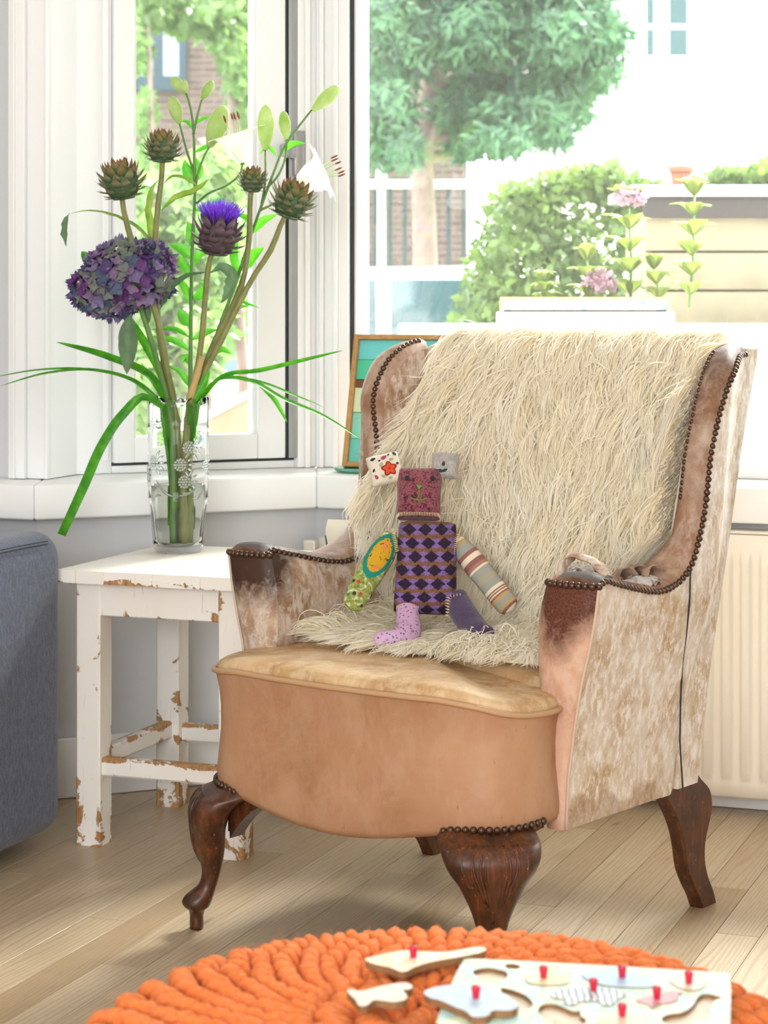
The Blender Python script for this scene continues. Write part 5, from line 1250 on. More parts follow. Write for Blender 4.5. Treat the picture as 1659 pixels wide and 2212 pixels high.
def lily_flower(par, c, axis, size, seed):
    q = Vector(axis).normalized().to_track_quat('Z', 'Y'); g = random.Random(seed); M = np.array(q.to_matrix()); c = np.array(c)
    for k in range(6):
        a = k*PI/3+g.uniform(-.1, .1); pts = []; n = 14; V = []
        for i in range(n):
            w = i/(n-1); rad = size*(.06+.10*w+.52*w**2.1); z = size*(1.0*w-.42*w**3.2); wd = size*(.09+.46*math.sin(PI*min(1, w*.93+.03))**1.0)*(1 if w < .97 else .3)*(.85 if k % 2 else 1.05)
            for x in (-1, -.5, 0, .5, 1):
                p = np.array([rad*math.cos(a), rad*math.sin(a), z])+np.array([-math.sin(a), math.cos(a), 0])*x*wd*.55+np.array([math.cos(a), math.sin(a), 0])*(-abs(x)**2*wd*.16); V.append(p)
        V = np.array(V)@M.T+c; put('petal', V, gridf(n, 5), GRN['petal'], par)
    for k in range(6):
        a = k*PI/3+.4; p0 = np.array([0, 0, .05])*size; p1 = np.array([.10*math.cos(a), .10*math.sin(a), .55])*size; p2 = np.array([.2*math.cos(a), .2*math.sin(a), .92])*size
        st = put('stamen', *tube(spline(np.array([p0, p1, p2])@M.T+c, 8), .0009, 5), GRN['bud'], par)
        d = np.array([0, 0, 1.])@M.T; e = p2@M.T+c; put('anther', *tube(np.array([e-d*.009, e-d*.004, e+d*.004, e+d*.009]), [.0006, .0021, .0021, .0006], 7), GRN['brown'], st)
def build_lilies():
    vb = (VC[0], VC[1], VC[2]+.02)
    t = thing('lily_stem', vb, 'white lily stem with upright buds in the middle of the bouquet', 'flower', 'lily stems in the vase')
    stem('stem', t, [(398, 1140), (404, 1000), (410, 880), (412, 740), (414, 600), (417, 500), (421, 420), (420, 360), (418, 285), (410, 225), (402, 200)], .0062, .0026, GRN['lstem'], [.03]*11, 44)
    for pts in ([(421, 420), (428, 375), (440, 340), (455, 312)], [(418, 290), (425, 255), (436, 215)], [(419, 372), (405, 330), (388, 268)], [(424, 440), (450, 418), (490, 400), (520, 372), (524, 352)]):
        stem('branch', t, pts, .003, .0022, GRN['lstem'], [.03]*len(pts), 14, 8)
    for a, b, r in (((402, 200), (370, 168), 13), ((436, 214), (460, 174), 12), ((388, 268), (371, 208), 15), ((452, 318), (485, 228), 22), ((403, 204), (400, 172), 6)):
        put('bud', *bud_mesh(pl([a, ((a[0]+b[0])/2, (a[1]+b[1])/2), b], 4.80), r*4.8/FPX), GRN['bud'], t)
    fl = put('receptacle', *tube(pl([(524, 356), (523, 346)], 4.80), .005, 8), GRN['lstem'], t)
    lily_flower(t, at(523, 352, 4.80), (-.30, -.1, 1), .112, 3)
    for i, (p, w) in enumerate((([(414, 560), (396, 540), (366, 527)], .012), ([(415, 535), (413, 500), (405, 478)], .014))):
        put('leaf', *blade(pl(p, 4.80), leafW(w), (0, -1, .3), .25, 12), GRN['leaf'], t)
    for i, (p, w) in enumerate([([(417, 455), (440, 450), (485, 425)], .011), ([(413, 600), (395, 570), (372, 548)], .011), ([(413, 580), (425, 555), (450, 545)], .010), ([(412, 645), (430, 640), (442, 615), (432, 608)], .013), ([(412, 705), (398, 690), (385, 668)], .014), ([(412, 760), (385, 740), (330, 727)], .008), ([(412, 730), (380, 712), (325, 712)], .006), ([(413, 840), (385, 800), (360, 790)], .007),
                               ([(414, 735), (440, 720), (470, 712)], .009), ([(421, 400), (406, 372), (398, 345)], .013), ([(421, 395), (428, 365), (422, 340)], .012), ([(418, 330), (445, 318), (470, 306)], .006), ([(412, 790), (400, 772), (392, 785)], .009), ([(420, 270), (440, 256), (458, 252)], .005), ([(419, 280), (400, 262), (390, 262)], .005), ([(414, 660), (390, 610), (372, 600)], .009)]):
        put('leaf', *blade(pl(p, 4.80+.01*(i % 3)), leafW(w), (.2*(-1)**i, -1, .5), .28, 12), GRN['leaf'], t)
    t = thing('lily_stem', vb, 'white lily stem leaning right with green bud near window latch', 'flower', 'lily stems in the vase')
    stem('stem', t, [(404, 1140), (408, 1000), (420, 880), (446, 790), (480, 690), (510, 610), (545, 500), (570, 430), (592, 370), (615, 315), (640, 280), (674, 237)], .0058, .0024, GRN['lstem'], [.05]*12, 46)
    for pts in ([(565, 440), (572, 400), (573, 325)], [(578, 405), (600, 380), (615, 345), (620, 300)], [(560, 455), (590, 440), (625, 410), (640, 395)]): stem('branch', t, pts, .003, .0022, GRN['lstem'], [.05]*len(pts), 14, 8)
    for a, b, r in (((674, 238), (733, 186), 17), ((573, 325), (575, 226), 19), ((619, 302), (612, 240), 13)): put('bud', *bud_mesh(pl([a, ((a[0]+b[0])/2, (a[1]+b[1])/2), b], 4.82), r*4.82/FPX), GRN['bud'], t)
    lily_flower(t, at(638, 398, 4.82), (.95, -.1, .4), .112, 9)
    for i, (p, w) in enumerate([([(607, 330), (630, 312), (660, 310)], .008), ([(600, 340), (580, 318), (558, 335)], .005), ([(545, 505), (565, 480), (600, 462)], .010), ([(525, 590), (540, 560), (570, 535)], .017), ([(520, 600), (505, 560), (515, 500)], .010), ([(480, 690), (500, 668), (540, 660)], .007), ([(500, 640), (520, 650), (560, 665)], .004), ([(455, 770), (480, 755), (500, 765)], .008), ([(548, 495), (530, 470), (500, 462)], .007)]):
        put('leaf', *blade(pl(p, 4.82), leafW(w), (.2*(-1)**i, -1, .5), .28, 12), GRN['leaf'], t)
build_lilies()
def build_hydrangea():
    t = thing('cut_hydrangea', (VC[0], VC[1], VC[2]+.02), 'large mauve and purple hydrangea head on the left of the bouquet', 'flower')
    stem('stem', t, [(376, 1172), (374, 1000), (366, 880), (342, 790), (322, 720), (302, 660)], .0075, .0058, GRN['lstem'], [-.01, -.01, -.01, -.03, -.05, -.04], 30)
    mats = [two_sided_leaf('sepal_%d' % i, a, b, .22, .6, 60) for i, (a, b) in enumerate((('#463a6a', '#6a588e'), ('#582f6c', '#7c4a8e'), ('#5f6668', '#8a9684'), ('#6d5f8e', '#9a8fb4'), ('#465070', '#6c7c98'), ('#7a5a86', '#a88fb4'), ('#6a7270', '#a3a89e')))]
    mes = []
    for mt in mats:
        V, F = [], []; r = random.Random(len(mes))
        for k in range(4):
            a = k*PI/2+r.uniform(-.15, .15); o = len(V); n = 6
            cup = r.uniform(-.15, .75); rf = r.uniform(-.16, .16)
            for i in range(n):
                w = i/(n-1); wd = .58*math.sin(PI*min(1, w**.75*.84+.12))**.7; L_ = w*r.uniform(.94, 1.06)
                for x in (-1, -.5, 0, .5, 1): V.append((L_*math.cos(a)-x*wd*math.sin(a)*.95, L_*math.sin(a)+x*wd*math.cos(a)*.95, .12+cup*w*w+.26*x*x*w*(1 if k % 2 else .4)+rf*math.sin(x*3+k)*w+.08*math.sin(w*5+x*4)*w))
            F += gridf(n, 5, off=o)
        me = bpy.data.meshes.new('floret'); me.from_pydata(V, [], F); me.materials.append(mt); me.polygons.foreach_set('use_smooth', [True]*len(F)); mes.append(me)
    c = at(271, 600, 4.74); px = 4.74/FPX; g = random.Random(12); N = 250
    head = put('flower_core', *xform(lathe([(.01, -.06), (.06, -.05), (.085, 0), (.06, .05), (.01, .06)], 16), Matrix.Translation(c)), GRN['dleaf'], t)
    for i in range(N):
        z = 1-2*(i+.5)/N; r = math.sqrt(1-z*z); a = i*2.39996; d = Vector((r*math.cos(a), r*math.sin(a), z))
        if d.y > .55: continue
        lump = 1+.05*math.sin(5*d.x+3*d.z)+g.uniform(-.07, .06); sx, sy, sz = 104*px, 88*px, 74*px
        shear = .20*d.x*sx
        p = Vector((d.x*sx*lump, d.y*sy*lump, d.z*sz*lump+shear)); nrm = Vector((d.x/sx, d.y/sy, d.z/sz)).normalized()+Vector((g.uniform(-.35, .35), g.uniform(-.35, .35), g.uniform(-.25, .45)))
        q = nrm.to_track_quat('Z', 'Y')@Matrix.Rotation(g.uniform(0, 6.28), 4, 'Z').to_quaternion(); s = g.uniform(.0135, .019)
        inst(g.choice(mes), 'floret', t, Vector(c)+p, q, (s, s, s*.9))
    for i in range(80):
        a, z = g.uniform(0, 2*PI), g.uniform(-1, 1); r = math.sqrt(1-z*z); d = Vector((r*math.cos(a), -abs(r*math.sin(a)), z)); p = Vector((d.x*104*px*.84, d.y*88*px*.84, d.z*74*px*.84+.2*d.x*104*px))
        inst(g.choice(mes), 'floret', t, Vector(c)+p, (d+Vector((g.uniform(-.3, .3), 0, g.uniform(-.3, .3)))).to_track_quat('Z', 'Y'), (.017, .017, .015))
    put('leaf', *blade(pl([(284, 676), (278, 700), (277, 745), (274, 808)], 4.70), leafW(.021, .45), (0, -1, .1), .25, 16, .06), GRN['dleaf'], t)
    put('leaf', *blade(pl([(318, 655), (318, 680), (318, 706)], 4.74), leafW(.009, .4), (0, -1, .1), .2, 10), GRN['dleaf'], t)
    put('leaf', *blade(pl([(210, 580), (190, 560), (176, 543)], 4.76), leafW(.012, .6), (0, -1, .4), .3, 10), GRN['grass'], t)
build_hydrangea()
def build_grass():
    B = [([(360, 870), (325, 815), (240, 775), (122, 739)], .0125, .0, (0, -.7, 1), 'broad green grass blade reaching left below the hydrangea'),
         ([(352, 872), (300, 828), (200, 800), (105, 806), (0, 834)], .0065, -.02, (0, -.5, 1), 'thin grass blade arching left past the window pilaster, lower of the pair'),
         ([(345, 872), (290, 826), (190, 799), (90, 799), (-30, 818)], .005, .01, (0, -.5, 1), 'thin grass blade arching left past the window pilaster, upper of the pair'),
         ([(350, 880), (310, 858), (265, 895), (220, 960), (180, 1050), (132, 1155)], .0115, -.07, (.6, -.7, .5), 'wide dark grass blade drooping left in front of the sill'),
         ([(430, 868), (480, 815), (560, 802), (640, 783), (742, 757)], .0085, -.02, (0, -.7, 1), 'grass blade pointing right toward the slat picture'),
         ([(425, 870), (470, 822), (540, 824), (610, 862), (690, 895), (785, 952)], .0075, -.04, (0, -.5, 1), 'long grass blade bending right in front of slat picture'),
         ([(430, 872), (480, 818), (560, 826), (640, 856), (700, 880)], .006, .0, (0, -.5, 1), 'short grass blade above the long right-bending blade'),
         ([(560, 832), (590, 860), (620, 912)], .005, -.02, (0, -1, .3), 'small grass tip hanging down before the window seam'),
         ([(372, 870), (340, 790), (300, 720), (262, 660)], .010, .03, (0, -1, .3), 'grass blade rising behind the hydrangea'),
         ([(412, 875), (440, 830), (452, 800)], .009, -.05, (0, -1, .3), 'stubby cut grass blade at the right of the vase rim')]
    for i, (p, w, d, up, lab) in enumerate(B):
        P = pl(p, 4.77+d); V, F = blade(P, lambda k, w=w: w*max(.04, math.sin(PI*min(1, .12+k*.88))**.6 if i != 3 else (1-.35*abs(k-.6))), up, .3, 26)
        if i in (0, 1, 2, 3, 4, 5, 6, 8, 9):   # lower end stands in the vase
            Q = spline(np.vstack([[VC[0]+random.uniform(-.02, .02), VC[1]+random.uniform(-.02, .02), VC[2]+.06], [VC[0]+(P[0][0]-VC[0])*.6, VC[1], VC[2]+.22], P[0]]), 10)
            V2, F2 = blade(Q, lambda k, w=w: w*(.35+.3*k), up, .3, 10); V, F = merge((V, F), (V2, F2))
        tag(put('grass_blade', V, F, GRN['grass']), lab, 'grass blade', 'grass blades in the vase')
build_grass()
# ================================================================== garden and street outside
def leaf_cloud(centres, n, size, seed, flat=.5, shell=.55):
    """leaf quads scattered in ellipsoids: list of (x,y,z,rx,ry,rz)"""
    g = np.random.default_rng(seed); C = np.array(centres, float); vol = C[:, 3]*C[:, 4]*C[:, 5]; k = g.choice(len(C), n, p=(vol**.7)/(vol**.7).sum())
    d = g.normal(size=(n, 3)); d /= np.linalg.norm(d, axis=1)[:, None]; r = shell+(1-shell)*g.random(n)**.6
    P = C[k, :3]+d*r[:, None]*C[k, 3:]
    t = g.normal(size=(n, 3)); t[:, 2] -= .6; t /= np.linalg.norm(t, axis=1)[:, None]; nn = d+g.normal(size=(n, 3))*.7; s = np.cross(t, nn); s /= np.linalg.norm(s, axis=1)[:, None]
    L = size*g.uniform(.6, 1.4, n)[:, None]; W = L*flat
    V = np.stack([P, P+t*L*.5+s*W*.5, P+t*L, P+t*L*.5-s*W*.5], 1).reshape(-1, 3)
    return V, np.arange(4*n).reshape(-1, 4)
def box_cloud(x0, x1, y0, y1, z0, z1, n, size, seed, yaw=0):
    g = np.random.default_rng(seed); P = np.stack([g.uniform(x0, x1, n), g.uniform(y0, y1, n), g.uniform(z0, z1, n)], 1)
    f = g.integers(0, 4, n); P[:, 1] = np.where(f == 0, y0+g.random(n)*.12, P[:, 1]); P[:, 2] = np.where(f == 1, z1-g.random(n)*.1, P[:, 2])
    P += .05*np.sin(P[:, [1, 2, 0]]*9)
    t = g.normal(size=(n, 3)); t /= np.linalg.norm(t, axis=1)[:, None]; u = g.normal(size=(n, 3)); s = np.cross(t, u); s /= np.linalg.norm(s, axis=1)[:, None]
    L = size*g.uniform(.6, 1.4, n)[:, None]; W = L*.55
    V = np.stack([P, P+t*L*.5+s*W*.5, P+t*L, P+t*L*.5-s*W*.5], 1).reshape(-1, 3); return V, np.arange(4*n).reshape(-1, 4)
def build_outside():
    GZ = -.15
    pav = simple('pale_paving', '#c9c4ba', .85, var=.12, vscale=3)
    tag(put('ground_outside', *HV(box(-40, 40, 5.12, 70, GZ-.1, GZ)), pav, smooth=False), kind='structure')
    tag(put('grass_verge', *HV(box(-14, 6, 9.2, 17, GZ+.001, GZ+.05)), simple('lawn_green', '#6f9a4a', .9, var=.3, vscale=20), smooth=False), 'strip of lawn across the street', kind='structure')
    leafA = two_sided_leaf('conifer_leaf', '#27443a', '#5a8258', .35, .5, 6); leafB = two_sided_leaf('hedge_leaf', '#3d5230', '#7b9450', .4, .45, 8); leafC = two_sided_leaf('shrub_leaf', '#4c6a3c', '#86a062', .4, .5, 8)
    bark = simple('pinkish_bark', '#86706a', .9, bump=.5, bscale=30, var=.2, vscale=12)
    # ---- big conifer
    D = 14.0; b = at(918, 1062, D); b[2] = GZ
    t = thing('conifer_tree', tuple(b), 'large conifer with pinkish trunk beyond the front hedge', 'tree')
    tr = [(b[0], D, GZ), tuple(at(918, 560, D)), tuple(at(915, 430, D)), tuple(at(912, 330, D)), tuple(at(925, 220, D)), tuple(at(935, 60, D)), tuple(at(940, -200, D))]
    put('trunk', *tube(spline(np.array(tr), 24), np.linspace(.10, .05, 24), 12), bark, t)
    for i, (p0, p1, p2) in enumerate((((912, 350), (870, 230), (845, 120)), ((915, 330), (960, 250), (1010, 180)), ((918, 300), (1050, 290), (1180, 260)), ((912, 360), (860, 320), (790, 290)), ((930, 200), (1040, 130), (1150, 90)), ((915, 250), (860, 140), (830, 20)), ((915, 340), (1000, 330), (1120, 310)))):
        put('branch', *tube(spline(np.array([at(*p0, D), at(*p1, D-.2+.1*i), at(*p2, D-.5+.2*i)]), 10), np.linspace(.045, .012, 10), 7), bark, t)
    cl = []; g = random.Random(8)
    for (x, y, rx, rz) in ((850, 60, 80, 70), (930, 30, 90, 70), (1020, 70, 95, 70), (1110, 50, 95, 75), (1200, 80, 90, 65), (1270, 60, 70, 60), (820, 150, 50, 60), (880, 120, 70, 55), (1060, 170, 100, 55), (1180, 190, 100, 55), (1270, 150, 70, 50), (1000, 240, 80, 45), (1120, 250, 100, 45), (1220, 230, 70, 50), (840, 230, 60, 55), (810, 300, 45, 55), (1080, 300, 70, 30), (1190, 290, 50, 25), (1310, 90, 45, 40), (960, 160, 70, 60), (900, -60, 120, 80), (1080, -60, 130, 80), (1250, -50, 100, 70), (790, 40, 40, 60), (870, 320, 40, 40), (1000, 310, 45, 30)):
        p = at(x, y, D+g.uniform(-1.1, .9)); cl.append((p[0], p[1], p[2], rx*D/FPX, .6, rz*D/FPX))
    V, F = leaf_cloud(cl, 26000, .085, 3, .34, .3); put_fast('foliage', V, F, leafA, t, False)['kind'] = 'stuff'
    # ---- clipped hedge in the front garden
    D = 9.0; p0, p1 = at(985, 640, D), at(1720, 640, D)
    t = thing('hedge', ((p0[0]+p1[0])/2, D+.4, GZ), 'leafy green privet hedge in front of the window', 'hedge')
    zt = at(1200, 378, D)[2]; mid = at(1090, 400, D)[0]
    V, F = box_cloud(mid, p1[0], D, D+.9, GZ, zt, 17000, .052, 4); V2, F2 = leaf_cloud([(mid-.02, D+.4, .9, .20, .5, .55), (mid-.05, D+.4, .35, .20, .5, .6), (mid+.1, D+.4, 1.2, .25, .5, .4)], 4500, .052, 9, .55, .5)
    put_fast('foliage', np.vstack([V, V2]), np.vstack([F, F2+len(V)]), leafB, t, False)['kind'] = 'stuff'
    for k in range(7):
        x = p0[0]+.35+(p1[0]-p0[0]-.4)*k/6; put('stem', *tube(np.array([(x, D+.45, GZ), (x+.04, D+.45, .4), (x-.03, D+.42, 1.1)]), [.022, .018, .01], 6), bark, t)
    # ---- wooden bin store with dark lid
    D = 7.4; wd = simple('pale_larch_boards', '#7d735c', .7, var=.14, vscale=9, bump=.2, bscale=40)
    a = at(1395, 462, D); bx1 = a[0]+1.3; t = thing('wooden_bin_store', (a[0]+.65, D+.3, GZ), 'pale timber bin store with a dark flat lid in the front garden', 'bin store')
    zt = at(1500, 455, D)[2]; zz = GZ
    hts = [zt, at(1500, 544, D)[2], at(1500, 628, D)[2], at(1500, 712, D)[2], at(1500, 800, D)[2], at(1500, 890, D)[2], at(1500, 980, D)[2], at(1500, 1070, D)[2], GZ+.02]
    for k in range(len(hts)-1): put('board', *bbox_(a[0], bx1, D, D+.022, hts[k+1]+.004, hts[k]-.004, .003), wd, t, auto=40)
    put('side_board', *bbox_(a[0], a[0]+.02, D+.0225, D+.6, GZ+.02, zt, .003), wd, t, auto=40)
    put('back_board', *bbox_(a[0], bx1, D+.601, D+.62, GZ+.02, zt, .003), wd, t, auto=40)
    put('lid_edge', *bbox_(a[0]-.012, bx1+.02, D-.03, D-.008, zt-.025, zt+.045, .004), simple('lid_black_edge', '#2a2523', .6), t, auto=40)
    put('lid', *bbox_(a[0]-.06, bx1+.05, D-.05, D+.66, zt+.0455, zt+.085, .006), simple('zinc_lid', '#a9aaa9', .5, .3), t, auto=40)
    p = at(1471, 402, D+.2); z0 = zt+.086
    t = thing('terracotta_pot', (p[0], D+.2, z0), 'empty terracotta flower pot on the bin store lid', 'pot')
    put('pot_body', *lathe([(.028, 0), (.030, .002), (.038, .058), (.0375, .058), (.0285, .006), (.001, .005)], 28, (p[0], D+.2, z0)), simple('terracotta', '#80503c', .8, var=.1), t)
    put('pot_rim', *lathe([(.0385, .056), (.043, .057), (.045, .076), (.041, .077), (.0375, .058)], 28, (p[0], D+.2, z0), (False, False)), simple('terracotta_rim', '#86563f', .8), t)
    # ---- white planter with hydrangeas close to the glass
    D = 6.05; x0, x1 = at(1080, 640, D)[0], at(1450, 640, D)[0]; zt = at(1200, 642, D)[2]
    t = thing('white_planter', ((x0+x1)/2, D+.11, GZ), 'tall whitewashed planter box outside the window', 'planter')
    wm = simple('whitewashed_wood', '#efece6', .7, var=.05); rim = simple('worn_rim_wood', '#c79a6c', .7, var=.2, vscale=40); q_ = NT('flaked_turquoise_paint'); tq = q_.p(Base_Color=q_.ramp(q_.noise(q_.coord(), 26, 4, .6), [(.52, S('#ece9e2')), (.6, S('#5aa9ab'))]), Roughness=.6).m
    put('front_board', *bbox_(x0+.01, x1-.01, D, D+.012, zt-.035, zt-.006, .002), tq, t, auto=40)
    put('rim_board', *bbox_(x0, x1, D-.008, D+.0, zt-.009, zt, .002), rim, t, auto=40)
    for xx in (x0, x1-.01): put('corner_post', *bbox_(xx, xx+.01, D-.008, D+.0115, zt-.04, zt-.0095, .002), rim, t, auto=40)
    put('trough', *bevel(*box(x0+.012, x1-.012, D+.0125, D+.20, zt-.16, zt-.02), .003), simple('potting_soil', '#4a382a', .95), t, auto=40)
    put('lower_body', *bbox_(x0-.02, x1+.02, D-.002, D+.24, GZ, zt-.0405-.12, .006), wm, t, auto=40)
    put('upper_body', *bbox_(x0-.01, x1+.01, D+.001, D+.012, zt-.16, zt-.041, .003), wm, t, auto=40)
    tag(put('garden_wall', *bbox_(at(860, 760, 7.0)[0], 3.5, 7.0, 7.16, GZ, at(900, 700, 7.0)[2], .01), wm, auto=40), 'low white rendered garden wall behind the planter', 'wall')
    lm = two_sided_leaf('lime_leaf', '#62753a', '#8f9a58', .45, .45, 20); lm2 = two_sided_leaf('pink_floret', '#a07a8c', '#b8a0ac', .4, .6, 30)
    hyd = [((1180, 640), (1176, 610), 26, None, 'low lime-green hydrangea plant at the left of the planter'), ((1270, 640), (1268, 560), 34, (1295, 606), 'hydrangea with a faded pink head beside the planter middle'),
           ((1362, 640), (1358, 445), 42, (1362, 422), 'tall hydrangea with pink head above the planter'), ((1425, 640), (1412, 580), 34, None, 'leafy hydrangea shoot at the right of the planter'), ((1490, 660), (1500, 420), 40, None, 'tallest lime-green shoot in front of the bin store')]
    for i, ((xb, yb), (xt, yt), r, fl, lab) in enumerate(hyd):
        Dh = D+.06+.03*(i % 3); bp = at(xb, yb, Dh); bp[2] = zt-.03; t = thing('hydrangea_plant', tuple(bp), lab, 'plant', 'hydrangeas in the planter')
        tp = at(xt, yt, Dh); put('stem', *tube(np.array([bp, (bp+tp)/2+[.004, 0, 0], tp]), [.005, .004, .003], 7), GRN['lstem'], t)
        nn = max(2, int((yb-yt)/46))
        for k in range(nn+1):
            c = bp+(tp-bp)*((k+.6)/(nn+.7)); g2 = random.Random(i*10+k)
            for q in range(5 if k < nn else 6):
                a_ = q*2*PI/(5 if k < nn else 6)+k*.8+g2.uniform(-.2, .2); L = (r*1.6 if k < nn else r*1.5)*Dh/FPX*g2.uniform(.8, 1.15); d_ = np.array([math.cos(a_), math.sin(a_)*.8, .55 if k < nn else .95])
                d_ /= np.linalg.norm(d_); put('leaf', *blade(np.array([c, c+d_*L*.55+[0, 0, .012], c+d_*L+[0, 0, -.006]]), leafW(L*.34, .45), (0, 0, 1) if abs(d_[2]) < .8 else (0, -1, .3), .2, 9), lm, t)
        if fl:
            c = at(*fl, Dh-.02); V, F = leaf_cloud([(c[0], c[1], c[2], .042, .04, .024)], 160, .018, 31+i, .9, .8); put_fast('flower_head', V, F, lm2, t, False)['kind'] = 'stuff'
    # ---- white car on the street
    D = 11.2; p = at(890, 570, D); t = thing('white_car', (p[0]-.1, D+.8, GZ), 'white parked car seen behind the hedge through the window', 'car')
    cw = NT('white_car_paint').p(Base_Color=S('#f2f4f5'), Roughness=.15, Coat_Weight=.6).m; cg = NT('tinted_car_glass').p(Base_Color=S('#35505a'), Roughness=.05, Specular_IOR_Level=.8).m; rb = simple('tyre_rubber', '#1c1c1e', .8)
    xr, zr = at(1000, 640, D)[0]+1.25, p[2]; xl = xr-3.9
    sidep = [(xl, .25), (xl, .75), (xl+.9, .86), (xl+1.5, zr-GZ-.02), (xl+3.15, zr-GZ), (xl+3.62, .95), (xr, .86), (xr, .25)]
    rings = []
    for yy, ins in ((0, .12), (.05, .03), (.15, 0), (1.5, 0), (1.62, .03), (1.68, .12)):
        rings.append([(x+(ins*.6 if x < xl+1 else (-ins*.6 if x > xl+3 else 0)), D+yy+(.16 if z > .9 and yy < .8 else (-.16 if z > .9 else 0)), GZ+z-(ins*.5 if z > .9 else 0)) for x, z in sidep])
    put('body', *bevel(*loft(rings), .03, 3), cw, t, auto=50)
    zb_ = GZ+.90
    def win(pts): return prism_y([(x, z) for x, z in pts], D+.02, D+.10)
    def prism_y(poly, y0, y1):
        n = len(poly); V = [(x, y0+(.12*(z-zb_)/.35), z) for x, z in poly]+[(x, y1, z) for x, z in poly]; return np.array(V), [tuple(range(n)), tuple(range(2*n-1, n-1, -1))]+[(i, n+i, n+(i+1) % n, (i+1) % n) for i in range(n)]
    for pts in ([(xl+1.0, zb_), (xl+1.55, zr-.09), (xl+2.2, zr-.08), (xl+2.2, zb_)], [(xl+2.28, zb_), (xl+2.28, zr-.08), (xl+3.05, zr-.08), (xl+3.42, zb_)]): put('side_window', *win(pts), cg, t, smooth=False)
    for wx in (xl+.8, xl+3.1):
        A = np.linspace(0, 2*PI, 24, endpoint=False); rg = [np.stack([wx+r*np.cos(A), np.full(24, D+y), GZ+.31+r*np.sin(A)], 1) for r, y in ((.2, -.02), (.3, -.02), (.31, .02), (.31, .2), (.2, .2))]
        put('wheel', *loft(rg), rb, t)
    # ---- white street post and iron railing
    D = 13.3; p = at(824, 340, D); t = thing('street_post', (p[0], D, GZ), 'slim white street post in front of the conifer', 'post')
    wp = simple('white_post_paint', '#f1f3f2', .4); put('shaft', *lathe([(.03, 0), (.03, .4), (.026, .45), (.024, p[2]-GZ-.12)], 16, (p[0], D, GZ)), wp, t)
    put('collar', *lathe([(.027, 0), (.032, .02), (.032, .06), (.024, .08)], 16, (p[0], D, p[2]-.14)), wp, t); put('cap', *lathe([(.024, 0), (.03, .03), (.02, .07), (.002, .085)], 16, (p[0], D, p[2]-.06)), wp, t)
    D = 15.5; t = thing('street_railing', (at(850, 400, D)[0], D, GZ), 'dark railing with a pale top bar behind the conifer trunk', 'railing')
    x0, x1 = at(770, 400, D)[0], at(1010, 400, D)[0]; zt = at(850, 398, D)[2]; ir = simple('railing_iron', '#26383c', .5)
    put('top_bar', *bbox_(x0, x1, D-.03, D+.03, zt-.03, zt+.03, .006), wp, t, auto=40)
    for k in range(8): x = x0+.03+(x1-x0-.06)*k/7; put('baluster', *bbox_(x-.014, x+.014, D-.012, D+.012, GZ, zt-.031, .003), ir, t, auto=40)
    # ---- white house across the street
    D = 26.0; wh = simple('white_house_render', '#f3efe9', .9, var=.04, vscale=1.5); fm = simple('white_window_frame', '#f7f8f8', .5); tg = NT('teal_window_glass').p(Base_Color=S('#1f4a4c'), Roughness=.08).m
    x0, x1 = at(1130, 0, D)[0], at(2400, 0, D)[0]; t = thing('white_house', ((x0+x1)/2, D+2, GZ), 'bright white house across the street at upper right', 'house')
    put('facade', *box(x0, x1, D, D+6, GZ, 9.0), wh, t, smooth=False)
    for (xa, xb, ya, yb) in ((1395, 1412, -160, 122), (1444, 1484, -160, 54), (1444, 1484, 64, 122), (1600, 1612, 40, 70)):
        if xa == 1600 or ya == 64: continue
        if ya == -160 and xa == 1444: yb = 122
        q0, q1 = at(xa, yb, D), at(xb, ya, D); w = put('window', *bbox_(q0[0]-.06, q1[0]+.06, D-.06, D-.002, q0[2]-.06, q1[2]+.06, .008), fm, t, auto=40)
        for (y0_, y1_) in (((-160, 54), (64, 122)) if xa == 1444 else ((ya, 54), (64, yb))):
            put('pane', *box(q0[0], q1[0], D-.066, D-.0605, at(xa, y1_, D)[2], at(xa, y0_, D)[2]), tg, w, smooth=False)
    put('plinth_band', *box(x0-.02, x1, D-.04, D-.001, 3.0, 3.15), wh, t, smooth=False)
    put('roof_eave', *box(x0-.3, x1, D-.5, D+6.3, 9.001, 9.3), fm, t, smooth=False)
    # ---- brick house seen through the side casement
    D = 21.0; t0 = NT('purple_brown_brick'); br = t0.n('TexBrick', {'Vector': t0.n('Mapping', {'Vector': t0.n('TexCoord').outputs['Object'], 'Rotation': (PI/2, 0, 0)}).outputs[0], 'Color1': S('#54443f'), 'Color2': S('#483733'), 'Mortar': S('#6a5f5a'), 'Scale': 1.0, 'Brick Width': .21, 'Row Height': .062, 'Mortar Size': .006}); t0.p(Base_Color=br.outputs['Color'], Roughness=.9)
    x0, x1 = at(150, 0, D)[0], at(1010, 0, D)[0]; t = thing('brick_house', ((x0+x1)/2, D+2, GZ), 'brown brick house with blue window frames behind the garden', 'house')
    put('facade', *box(x0, x1, D, D+5, GZ, 9.0), t0.m, t, smooth=False)
    bf = simple('blue_window_frame', '#1b3242', .5); cg2 = NT('pale_curtained_glass').p(Base_Color=S('#7b8686'), Roughness=.15).m
    for (xa, xb, ya, yb) in ((284, 404, -220, 198), (640, 760, -220, 160), (330, 420, 760, 960)):
        q0, q1 = at(xa, yb, D), at(xb, ya, D); w = put('window', *bbox_(q0[0], q1[0], D-.1, D-.002, q0[2], q1[2], .01), bf, t, auto=40); hw = (q1[0]-q0[0])
        for k in range(2):
            xx = q0[0]+.07+k*(hw/2-.02); put('pane', *bbox_(xx, xx+hw/2-.12, D-.106, D-.1005, q0[2]+.14, q1[2]-.1, .001), cg2, w, smooth=False)
    put('roof_eave', *box(x0-.3, x1+.1, D-.5, D+5.3, 9.001, 9.3), fm, t, smooth=False)
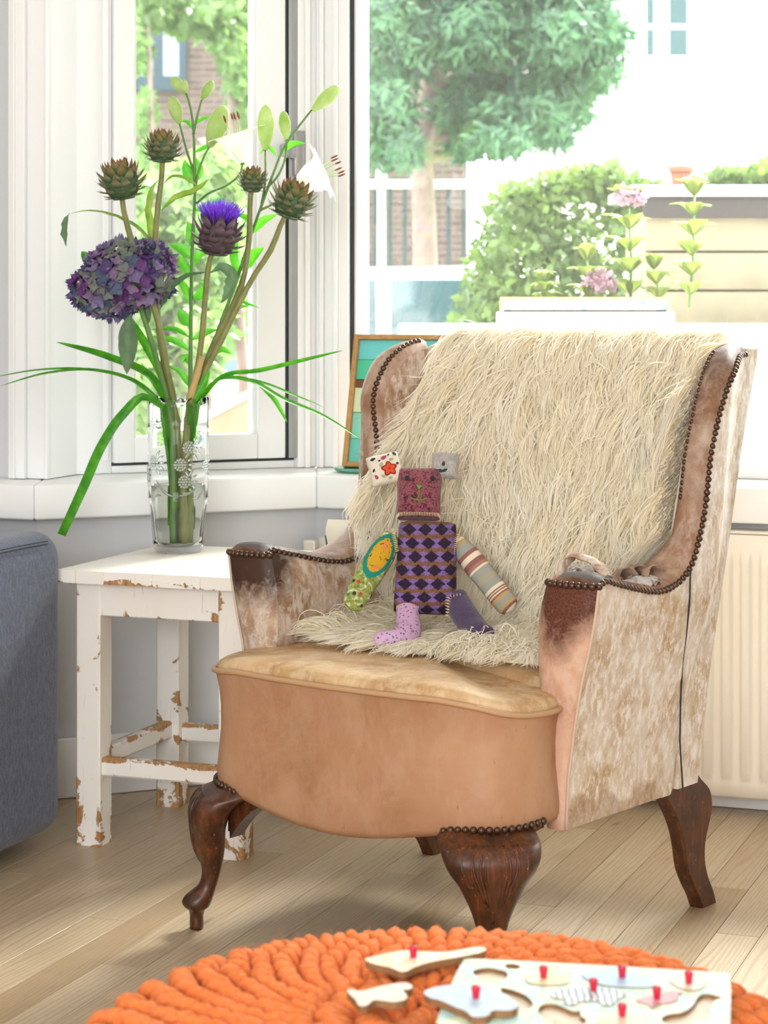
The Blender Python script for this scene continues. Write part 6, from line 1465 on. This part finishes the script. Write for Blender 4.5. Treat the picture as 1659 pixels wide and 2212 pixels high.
    # ---- trees and shrubs before the brick house
    def tree(x, y, D, cl, n, size, mat, label, trunk=.06, name='garden_tree', seed=0, cat='tree', group=None):
        b_ = at(x, y, D); t = thing(name, (b_[0], D, GZ), label, cat, group); top = at(x, cl[0][1], D)
        put('trunk', *tube(np.array([(b_[0], D, GZ), (b_[0]+.05, D, (GZ+top[2])/2), tuple(top)]), [trunk, trunk*.8, trunk*.4], 8), bark, t)
        cc = [(*at(cx_, cy_, D+random.Random(cx_).uniform(-.4, .4)), rx*D/FPX, .5, rz*D/FPX) for cx_, cy_, rx, rz in cl]
        V, F = leaf_cloud(cc, n, size, seed, .5, .3); put_fast('foliage', V, F, mat, t, False)['kind'] = 'stuff'
    tree(500, 900, 15.5, [(515, 90, 45, 100), (530, 200, 30, 90), (480, 40, 60, 45), (420, 30, 60, 40), (560, 60, 60, 100), (540, -60, 100, 80)], 5000, .10, leafC, 'pale green tree right of the brick house window', .08, seed=11)
    tree(320, 900, 14.5, [(330, 30, 60, 30), (300, 100, 20, 60), (345, -30, 80, 50), (312, 240, 16, 50), (330, 330, 30, 40)], 2200, .08, leafC, 'hanging pale branches over the brick house window', .03, seed=12, group=None)
    for i, (x, cl, lab) in enumerate(((330, [(330, 430, 45, 60), (310, 520, 40, 70), (300, 640, 40, 90), (320, 760, 40, 90), (310, 870, 35, 70)], 'bright green shrub low in the left casement'), (420, [(410, 400, 40, 60), (430, 500, 40, 70), (400, 620, 50, 80), (440, 720, 50, 80), (400, 800, 50, 60)], 'bright green shrub in the middle of the left casement'), (500, [(480, 360, 40, 50), (500, 460, 35, 60), (470, 580, 40, 80), (490, 690, 40, 60)], 'bright green shrub at the right of the left casement'))):
        tree(x, 1000, 8.4+.4*i, cl, 3000, .065, leafC, lab, .03, 'garden_shrub', 20+i, 'shrub', 'shrubs in the side garden')
    D = 7.0; p = at(470, 960, D); t = thing('timber_trough', (p[0], D, GZ), 'sloping timber trough lid low in the side garden', 'trough')
    V = np.array([(*at(440, 905, D)[:2], at(440, 905, D)[2]), (*at(600, 818, D)[:2], at(600, 818, D)[2]), (*at(600, 1010, D)[:2], GZ), (*at(440, 1010, D)[:2], GZ)]); V = np.vstack([V, V+[0, .4, 0]])
    put('board', V, [(0, 1, 2, 3), (7, 6, 5, 4), (0, 4, 5, 1), (1, 5, 6, 2), (2, 6, 7, 3), (3, 7, 4, 0)], wd, t, smooth=False)
    put('lid_batten', *tube(np.array([at(438, 904, D-.01), at(602, 816, D-.01)]), .012, 8), wm, t)
    tag(put('parked_van', *bevel(*box(at(430, 820, 10)[0], at(553, 820, 10)[0], 13.4, 15, GZ, at(500, 735, 13.4)[2]), .05, 3), cw, auto=50), 'pale parked van behind the shrubs in the side casement', 'van')
build_outside()
